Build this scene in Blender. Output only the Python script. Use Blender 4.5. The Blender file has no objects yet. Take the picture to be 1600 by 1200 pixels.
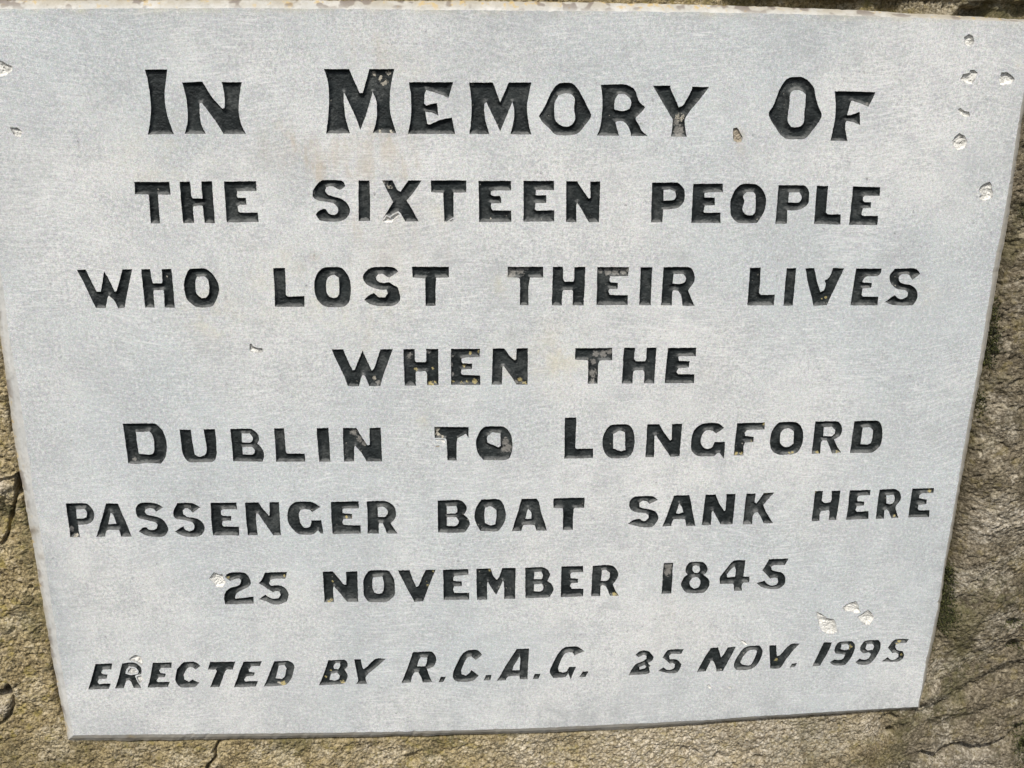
import bpy, math, random
import numpy as np
from mathutils import Vector, Matrix, noise
from mathutils.geometry import delaunay_2d_cdt

random.seed(7); np.random.seed(7)
scene = bpy.context.scene
COL = scene.collection

# ------------------------------------------------------------------ camera
F = 1580.0                                   # focal length in photo pixels (1600 wide)
def unit(a):
    a = np.array(a, float); return a / np.linalg.norm(a)
AX = unit((22958 / F, 246 / F, -1.0))        # plaque's level direction, seen from the camera
DN = unit((-60 / F, -4559 / F, -1.0))        # plaque's downward direction
AZ = -DN; AZ = unit(AZ - AX * (AZ @ AX))
AY = np.cross(AZ, AX)
RWC = np.array([AX, AY, AZ])                 # camera axes -> world axes
DIST = 0.655
ORIGIN = np.array([0.0, 0.0, 1.25])
CAM = ORIGIN - (RWC @ np.array([0, 0, -1.0])) * DIST
cam_data = bpy.data.cameras.new('camera')
cam_data.sensor_width = 36.0
cam_data.lens = F / 1600 * 36.0
cam_data.clip_start = 0.01
cam_data.clip_end = 200.0
cam = bpy.data.objects.new('camera', cam_data)
M4 = Matrix([list(r) for r in RWC]).to_4x4()
M4.translation = Vector(CAM)
cam.matrix_world = M4
COL.objects.link(cam)
scene.camera = cam

# ------------------------------------------------------------------ daylight
SUN_EL, SUN_AZ = math.radians(52), math.radians(-20)   # azimuth from straight in front of the wall, minus = left
world = bpy.data.worlds.new('World'); scene.world = world
world.use_nodes = True
wn = world.node_tree.nodes; wl = world.node_tree.links
bg = wn['Background']
sky = wn.new('ShaderNodeTexSky'); sky.sky_type = 'NISHITA'; sky.sun_disc = False
sky.sun_elevation = SUN_EL
sky.dust_density = 3.0
wl.new(sky.outputs[0], bg.inputs[0]); bg.inputs[1].default_value = 0.12
to_sun = Vector((math.sin(SUN_AZ) * math.cos(SUN_EL), -math.cos(SUN_AZ) * math.cos(SUN_EL), math.sin(SUN_EL)))
sky.sun_rotation = math.atan2(to_sun.x, to_sun.y)
sl = bpy.data.lights.new('sun', 'SUN'); sl.energy = 3.2; sl.angle = math.radians(0.9); sl.color = (1.0, 0.962, 0.88)
so = bpy.data.objects.new('sun', sl); so.location = (0, -3, 4)
so.rotation_euler = to_sun.to_track_quat('Z', 'Y').to_euler()
COL.objects.link(so)
vs = scene.view_settings
vs.view_transform = 'Standard'; vs.look = 'None'; vs.exposure = 0.38; vs.gamma = 1.0; vs.use_curve_mapping = False

# ------------------------------------------------------------------ helpers
def plane_pt(px, py, y=0.0):
    """photo pixel -> (x, z) on the plane at depth y"""
    d = RWC @ np.array([(px - 800) / F, (600 - py) / F, -1.0])
    t = (y - CAM[1]) / d[1]
    p = CAM + d * t
    return (p[0], p[2])
def to_px(x, y, z):
    q = (np.stack([x, y, z], -1) - CAM) @ RWC
    return 800 + F * q[..., 0] / -q[..., 2], 600 - F * q[..., 1] / -q[..., 2]

def mesh_obj(name, verts, faces, mat, parent=None, smooth=False):
    me = bpy.data.meshes.new(name)
    me.from_pydata(verts, [], faces); me.update()
    if smooth: me.polygons.foreach_set('use_smooth', [True] * len(me.polygons))
    for m in (mat if isinstance(mat, (list, tuple)) else [mat]): me.materials.append(m)
    o = bpy.data.objects.new(name, me); COL.objects.link(o)
    if parent:
        o.parent = parent
        w = Vector((0, 0, 0)); p = parent
        while p: w += p.location; p = p.parent
        me.transform(Matrix.Translation(-w))
    return o
def empty(name, loc, parent=None):
    o = bpy.data.objects.new(name, None); COL.objects.link(o); o.location = loc
    o.empty_display_size = 0.01
    if parent: o.parent = parent
    return o
def tag(o, label, cat=None, group=None, kind=None):
    o['label'] = label
    if cat: o['category'] = cat
    if group: o['group'] = group
    if kind: o['kind'] = kind
    return o

class NT:
    """small node-tree writer"""
    def __init__(s, name):
        s.m = bpy.data.materials.new(name); s.m.use_nodes = True
        s.t = s.m.node_tree; s.b = s.t.nodes['Principled BSDF']
    def n(s, kind, **kw):
        o = s.t.nodes.new('ShaderNode' + kind)
        for k, v in kw.items(): setattr(o, k, v)
        return o
    def l(s, a, b): s.t.links.new(a, b)
    def put(s, sock, v):
        if isinstance(v, bpy.types.NodeSocket): s.l(v, sock)
        elif isinstance(v, (tuple, list)) and len(v) == 3 and sock.type == 'RGBA': sock.default_value = (*v, 1)
        else: sock.default_value = v
    def coord(s, rot=(0, 0, 0), scale=(1, 1, 1), loc=(0, 0, 0)):
        c = s.n('TexCoord'); m = s.n('Mapping')
        m.inputs['Rotation'].default_value = rot; m.inputs['Scale'].default_value = scale; m.inputs['Location'].default_value = loc
        s.l(c.outputs['Object'], m.inputs[0]); return m.outputs[0]
    def noise(s, scale, detail=2.0, rough=0.5, vec=None, dist=0.0, col=False):
        o = s.n('TexNoise'); o.inputs['Scale'].default_value = scale; o.inputs['Detail'].default_value = detail
        o.inputs['Roughness'].default_value = rough; o.inputs['Distortion'].default_value = dist
        s.l(vec if vec is not None else s.coord(), o.inputs['Vector']); return o.outputs['Color' if col else 'Fac']
    def ramp(s, fac, lo, hi, a=0.0, b=1.0):
        o = s.n('MapRange'); o.interpolation_type = 'SMOOTHSTEP'
        s.put(o.inputs[0], fac); o.inputs[1].default_value = lo; o.inputs[2].default_value = hi
        o.inputs[3].default_value = a; o.inputs[4].default_value = b; return o.outputs[0]
    def math(s, op, a, b=0.0, clamp=False):
        o = s.n('Math', operation=op, use_clamp=clamp); s.put(o.inputs[0], a); s.put(o.inputs[1], b); return o.outputs[0]
    def mix(s, fac, a, b, mode='MIX'):
        o = s.n('Mix', data_type='RGBA', blend_type=mode)
        s.put(o.inputs[0], fac); s.put(o.inputs[6], a); s.put(o.inputs[7], b); return o.outputs[2]
    def bump(s, h, strength, dist, prev=None):
        o = s.n('Bump'); o.inputs['Strength'].default_value = strength; o.inputs['Distance'].default_value = dist
        s.l(h, o.inputs['Height'])
        if prev is not None: s.l(prev, o.inputs['Normal'])
        return o.outputs[0]
    def attr(s, name):
        o = s.n('Attribute'); o.attribute_name = name
        x = s.n('SeparateColor'); s.l(o.outputs['Color'], x.inputs[0]); return x.outputs

# ------------------------------------------------------------------ materials
def mat_face():
    t = NT('weathered limestone')
    cloud = t.noise(5.5, 3, 0.55, t.coord(loc=(2, 0, 1))); big = t.noise(17, 5, 0.65); mid = t.noise(60, 5, 0.7, t.coord(loc=(5, 1, 2)))
    fine = t.noise(520, 4, 0.75); vfine = t.noise(1250, 3, 0.7); tiny = t.noise(1900, 2, 0.6, t.coord(loc=(1, 4, 4)))
    c = t.mix(t.ramp(cloud, 0.38, 0.62), (0.435, 0.480, 0.487), (0.585, 0.595, 0.575))
    c = t.mix(t.ramp(big, 0.44, 0.64, 0, 0.55), c, (0.385, 0.412, 0.422))
    c = t.mix(t.ramp(big, 0.48, 0.30, 0, 0.40), c, (0.62, 0.625, 0.62))
    c = t.mix(t.ramp(mid, 0.48, 0.63, 0, 0.50), c, (0.36, 0.378, 0.385))
    med = t.noise(240, 4, 0.75, t.coord(loc=(6, 6, 1))); clus = t.noise(24, 4, 0.65, t.coord(loc=(8, 2, 6)))
    c = t.mix(t.math('MULTIPLY', t.ramp(med, 0.49, 0.66), t.ramp(clus, 0.40, 0.60, 0.05, 0.80)), c, (0.335, 0.352, 0.36))
    c = t.mix(t.math('MULTIPLY', t.ramp(med, 0.45, 0.32), t.ramp(clus, 0.62, 0.38, 0.05, 0.45)), c, (0.70, 0.705, 0.70))
    c = t.mix(t.math('MULTIPLY', t.ramp(fine, 0.47, 0.61), t.ramp(clus, 0.36, 0.60, 0.30, 0.72)), c, (0.30, 0.313, 0.318))
    c = t.mix(t.ramp(fine, 0.48, 0.36, 0, 0.55), c, (0.72, 0.70, 0.69))
    c = t.mix(t.ramp(vfine, 0.48, 0.62, 0, 0.66), c, (0.275, 0.288, 0.295))
    c = t.mix(t.ramp(tiny, 0.48, 0.36, 0, 0.60), c, (0.74, 0.74, 0.73))
    hue = t.noise(700, 2, 0.5, t.coord(loc=(3, 1, 2)), col=True)
    c = t.mix(0.25, c, hue, 'SOFT_LIGHT')
    # brushed marks from the saw and the rubbing stone, in bent sweeps
    warp = t.n('VectorMath', operation='MULTIPLY_ADD')
    t.l(t.noise(6, 2, 0.5, t.coord(loc=(0, 3, 3)), col=True), warp.inputs[0]); warp.inputs[1].default_value = (0.06, 0.06, 0.06)
    t.l(t.n('TexCoord').outputs['Object'], warp.inputs[2])
    def sweep(deg, long_, across):
        m = t.n('Mapping'); m.inputs['Rotation'].default_value = (0, math.radians(deg), 0); m.inputs['Scale'].default_value = (long_, long_, across)
        t.l(warp.outputs[0], m.inputs[0]); return t.noise(1, 4, 0.65, m.outputs[0])
    r1, r2, r3 = sweep(3, 90, 1250), sweep(-34, 120, 1350), sweep(70, 120, 1350)
    z1 = t.noise(8, 3, 0.6, t.coord(loc=(5, 0, 1))); z2 = t.noise(8, 3, 0.6, t.coord(loc=(1, 7, 3)))
    m1 = t.math('MULTIPLY', t.ramp(r1, 0.51, 0.66), t.ramp(z1, 0.40, 0.58, 0.04, 0.48))
    m2 = t.math('MULTIPLY', t.ramp(r2, 0.53, 0.68), t.ramp(z2, 0.46, 0.58, 0.0, 0.50))
    m3 = t.math('MULTIPLY', t.ramp(r3, 0.53, 0.68), t.ramp(z1, 0.48, 0.38, 0.0, 0.42))
    c = t.mix(m1, c, (0.70, 0.705, 0.695)); c = t.mix(m2, c, (0.71, 0.715, 0.71)); c = t.mix(m3, c, (0.68, 0.69, 0.69))
    d1 = t.math('MULTIPLY', t.ramp(r1, 0.47, 0.34), t.ramp(z1, 0.38, 0.58, 0.08, 0.26)); c = t.mix(d1, c, (0.33, 0.34, 0.35))
    # pale fossil flecks and dark specks
    pl = t.noise(150, 3, 0.6, t.coord(loc=(9, 3, 1))); c = t.mix(t.ramp(pl, 0.64, 0.73, 0, 0.5), c, (0.72, 0.72, 0.71))
    sp = t.noise(300, 3, 0.6, t.coord(loc=(2, 8, 4))); spz = t.noise(20, 3, 0.6, t.coord(loc=(4, 4, 9)))
    c = t.mix(t.math('MULTIPLY', t.ramp(sp, 0.62, 0.72), t.ramp(spz, 0.45, 0.62, 0.12, 0.8)), c, (0.20, 0.205, 0.205))
    # stains and greyer edges: vertex attribute marks where they lie, noise breaks them up
    a = t.attr('stain_bounce')
    st = t.noise(1, 4, 0.65, t.coord((0, math.radians(-18), 0), (210, 210, 24)))
    rust = t.math('MULTIPLY', a[0], t.ramp(st, 0.36, 0.60, 0.15, 1.0))
    c = t.mix(t.math('MULTIPLY', rust, 0.58), c, (0.42, 0.345, 0.245))
    yl = t.noise(60, 4, 0.7, t.coord(loc=(1, 1, 6)))
    c = t.mix(t.math('MULTIPLY', t.math('MULTIPLY', a[1], t.ramp(yl, 0.4, 0.66)), 0.5), c, (0.55, 0.50, 0.33))
    gr = t.noise(120, 4, 0.7, t.coord(loc=(7, 1, 6)))
    c = t.mix(t.math('MULTIPLY', t.math('MULTIPLY', a[2], t.ramp(gr, 0.36, 0.62, 0.25, 1.0)), 0.68), c, (0.24, 0.255, 0.26))
    t.l(c, t.b.inputs['Base Color'])
    t.b.inputs['Roughness'].default_value = 0.78
    t.b.inputs['Specular IOR Level'].default_value = 0.3
    b = t.bump(t.noise(30, 3, 0.5), 0.35, 0.0012)
    b = t.bump(fine, 0.30, 0.0004, b); b = t.bump(r1, 0.25, 0.0003, b); b = t.bump(vfine, 0.35, 0.0002, b)
    t.l(b, t.b.inputs['Normal'])
    return t.m

def mat_rim():
    t = NT('stained sawn edge')
    mid = t.noise(45, 4, 0.65); fine = t.noise(420, 3, 0.65)
    c = t.mix(t.ramp(mid, 0.35, 0.7), (0.42, 0.43, 0.42), (0.52, 0.52, 0.50))
    c = t.mix(t.ramp(fine, 0.48, 0.72, 0, 0.6), c, (0.28, 0.285, 0.28))
    a = t.attr('stain_bounce')                      # R ochre lichen, G brown dirt, B warm pale tone, bounce light painted in at the bottom
    n1 = t.noise(70, 4, 0.7, t.coord(loc=(1, 5, 2))); n2 = t.noise(160, 3, 0.6, t.coord(loc=(3, 1, 8)))
    c = t.mix(t.math('MULTIPLY', a[1], t.ramp(n1, 0.25, 0.6, 0.5, 0.95)), c, (0.20, 0.165, 0.11))
    c = t.mix(t.math('MULTIPLY', a[2], t.ramp(n1, 0.3, 0.6, 0.4, 0.85)), c, (0.46, 0.405, 0.30))
    c = t.mix(t.math('MULTIPLY', a[0], t.ramp(n1, 0.3, 0.6, 0.45, 0.95)), c, t.mix(n2, (0.19, 0.165, 0.115), (0.38, 0.345, 0.27)))
    c = t.mix(t.math('MULTIPLY', a[0], t.ramp(n2, 0.57, 0.68, 0, 0.75)), c, (0.40, 0.275, 0.08))
    n3 = t.noise(85, 2, 0.5, t.coord(loc=(8, 1, 1)))
    c = t.mix(t.math('MULTIPLY', a[0], t.ramp(n3, 0.55, 0.61, 0, 0.85)), c, (0.12, 0.095, 0.08))
    t.l(c, t.b.inputs['Base Color']); t.b.inputs['Roughness'].default_value = 0.85
    b = t.bump(mid, 0.4, 0.0012); b = t.bump(fine, 0.4, 0.0005, b); t.l(b, t.b.inputs['Normal'])
    return t.m

def mat_paint():
    t = NT('worn black letter paint')
    fine = t.noise(420, 3, 0.65); mid = t.noise(130, 4, 0.65); r = t.noise(1, 3, 0.6, t.coord((0, 0.25, 0), (260, 260, 900)))
    c = t.mix(t.ramp(mid, 0.35, 0.7), (0.009, 0.0115, 0.012), (0.020, 0.025, 0.0255))
    c = t.mix(t.ramp(r, 0.52, 0.70, 0, 0.5), c, (0.050, 0.056, 0.057))
    fade = t.noise(38, 4, 0.7, t.coord(loc=(2, 9, 4)))
    c = t.mix(t.math('MULTIPLY', t.ramp(fade, 0.48, 0.66), t.ramp(fine, 0.35, 0.6, 0.2, 0.75)), c, (0.070, 0.076, 0.074))
    fl = t.noise(520, 2, 0.5, t.coord(loc=(4, 2, 1))); fz = t.noise(26, 2, 0.5, t.coord(loc=(3, 3, 3)))
    c = t.mix(t.math('MULTIPLY', t.ramp(fl, 0.70, 0.78), t.ramp(fz, 0.42, 0.62)), c, (0.36, 0.34, 0.29))
    a = t.attr('wear')                       # R rubbed grey, G yellow lichen, B bare stone
    e = t.noise(650, 3, 0.75, t.coord(loc=(6, 2, 5)))
    # paler grey on the ledges that face upwards, broken up by noise
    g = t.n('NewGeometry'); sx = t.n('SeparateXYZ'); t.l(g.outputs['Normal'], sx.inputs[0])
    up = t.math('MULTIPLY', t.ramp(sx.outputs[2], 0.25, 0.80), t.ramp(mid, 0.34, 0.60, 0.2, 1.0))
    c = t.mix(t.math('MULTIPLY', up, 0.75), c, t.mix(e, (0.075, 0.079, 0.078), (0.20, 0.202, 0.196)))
    e2 = t.noise(380, 3, 0.7, t.coord(loc=(2, 2, 5)))
    def thr(ch, k=0.9):
        n = t.math('ADD', t.math('SUBTRACT', e, 0.5), t.math('SUBTRACT', e2, 0.5))
        n = t.math('MULTIPLY', t.math('MULTIPLY', n, k * 2.2), t.ramp(ch, 0.0, 0.25))
        return t.ramp(t.math('ADD', ch, n), 0.38, 0.62)
    c = t.mix(t.math('MULTIPLY', thr(a[0], 0.7), 0.9), c, t.mix(fine, (0.13, 0.128, 0.118), (0.26, 0.25, 0.23)))
    c = t.mix(thr(a[2], 1.2), c, t.mix(fine, (0.20, 0.185, 0.15), (0.46, 0.43, 0.36)))
    c = t.mix(thr(a[1], 1.3), c, t.mix(fine, (0.22, 0.175, 0.06), (0.33, 0.29, 0.16)))
    t.l(c, t.b.inputs['Base Color'])
    t.l(t.ramp(mid, 0.3, 0.7, 0.55, 0.8), t.b.inputs['Roughness']); t.b.inputs['Specular IOR Level'].default_value = 0.2
    b = t.bump(mid, 0.7, 0.0016); b = t.bump(fine, 0.7, 0.0008, b); t.l(b, t.b.inputs['Normal'])
    return t.m

def mat_chip():
    t = NT('freshly broken limestone')
    mid = t.noise(300, 4, 0.7); fine = t.noise(900, 3, 0.7)
    c = t.mix(t.ramp(mid, 0.44, 0.66), (0.60, 0.595, 0.56), (0.42, 0.415, 0.385))
    c = t.mix(t.ramp(fine, 0.55, 0.72, 0, 0.5), c, (0.36, 0.345, 0.31))
    a = t.attr('wear')
    c = t.mix(t.math('MULTIPLY', a[0], 0.85), c, (0.24, 0.20, 0.14))
    c = t.mix(t.math('MULTIPLY', t.ramp(t.math('ADD', a[2], t.math('MULTIPLY', t.math('SUBTRACT', mid, 0.5), 2.2)), 0.35, 0.75), 0.80), c, (0.23, 0.23, 0.225))
    t.l(c, t.b.inputs['Base Color']); t.b.inputs['Roughness'].default_value = 1.0; t.b.inputs['Specular IOR Level'].default_value = 0.05
    b = t.bump(mid, 0.45, 0.0010); b = t.bump(fine, 0.5, 0.0004, b); t.l(b, t.b.inputs['Normal'])
    return t.m

def mat_wall():
    t = NT('lichened sandstone')
    n1 = t.noise(14, 4, 0.6); n2 = t.noise(55, 4, 0.7, t.coord(loc=(3, 1, 1))); n3 = t.noise(190, 3, 0.7, t.coord(loc=(1, 6, 1)))
    n4 = t.noise(520, 3, 0.7, t.coord(loc=(2, 2, 7))); n5 = t.noise(100, 3, 0.65, t.coord(loc=(9, 9, 2)))
    a = t.attr('tint')                       # R towards the grey-brown right-hand stone, G pale patches, B dark algae, joints and the line under the plaque
    warm = t.mix(t.ramp(n2, 0.34, 0.66), (0.215, 0.165, 0.082), (0.375, 0.302, 0.165))
    cool = t.mix(t.ramp(n2, 0.34, 0.66), (0.118, 0.098, 0.066), (0.228, 0.190, 0.132))
    c = t.mix(a[0], warm, cool)
    c = t.mix(t.ramp(n3, 0.52, 0.66, 0, 0.6), c, t.mix(a[0], (0.45, 0.37, 0.235), (0.37, 0.315, 0.23)))
    c = t.mix(t.ramp(n4, 0.48, 0.62, 0, 0.75), c, (0.062, 0.048, 0.028))
    c = t.mix(t.ramp(n4, 0.44, 0.30, 0, 0.65), c, (0.50, 0.43, 0.31))
    lw = t.math('MULTIPLY', t.ramp(n5, 0.53, 0.66), t.ramp(a[0], 0.0, 1.0, 0.60, 0.22))
    c = t.mix(lw, c, t.mix(n4, (0.17, 0.13, 0.03), (0.42, 0.34, 0.11)))
    c = t.mix(t.math('MULTIPLY', t.ramp(n1, 0.5, 0.62), t.ramp(n3, 0.42, 0.6, 0.0, 0.6)), c, (0.085, 0.082, 0.03))
    nL = t.noise(11, 5, 0.7, t.coord(loc=(4, 7, 2))); nM = t.noise(26, 5, 0.7, t.coord(loc=(6, 2, 8))); nS = t.noise(75, 4, 0.75, t.coord(loc=(1, 3, 9)))
    c = t.mix(t.math('MULTIPLY', t.ramp(nM, 0.51, 0.62), t.ramp(n4, 0.34, 0.58, 0.8, 0.15)), c, t.mix(a[0], (0.56, 0.49, 0.36), (0.52, 0.465, 0.37)))
    c = t.mix(t.ramp(nL, 0.52, 0.64, 0, 0.5), c, (0.135, 0.122, 0.055))
    c = t.mix(t.math('MULTIPLY', t.ramp(nS, 0.56, 0.66), 0.65), c, (0.075, 0.066, 0.038))
    c = t.mix(t.math('MULTIPLY', t.ramp(nS, 0.42, 0.32), 0.45), c, (0.50, 0.43, 0.31))
    c = t.mix(t.math('MULTIPLY', a[1], t.ramp(n3, 0.36, 0.58, 0.35, 0.95)), c, t.mix(t.ramp(n4, 0.35, 0.6), (0.66, 0.60, 0.50), (0.30, 0.255, 0.19)))
    c = t.mix(t.math('MULTIPLY', a[2], t.ramp(n3, 0.34, 0.6, 0.5, 0.95)), c, (0.045, 0.042, 0.02))
    c = t.mix(1.0, c, t.mix(a[0], (0.90, 0.91, 0.92), (0.74, 0.75, 0.75)), 'MULTIPLY')
    t.l(c, t.b.inputs['Base Color']); t.b.inputs['Roughness'].default_value = 0.95
    t.b.inputs['Specular IOR Level'].default_value = 0.15
    b = t.bump(n3, 0.7, 0.0026); b = t.bump(n4, 0.9, 0.0013, b); t.l(b, t.b.inputs['Normal'])
    return t.m

def mat_moss():
    t = NT('moss')
    a = t.attr('tone')
    c = t.mix(a[0], (0.012, 0.016, 0.005), (0.075, 0.078, 0.018))
    t.l(c, t.b.inputs['Base Color']); t.b.inputs['Roughness'].default_value = 0.9
    return t.m

FACE, RIM, PAINT, CHIP, WALL, MOSS = mat_face(), mat_rim(), mat_paint(), mat_chip(), mat_wall(), mat_moss()

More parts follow.
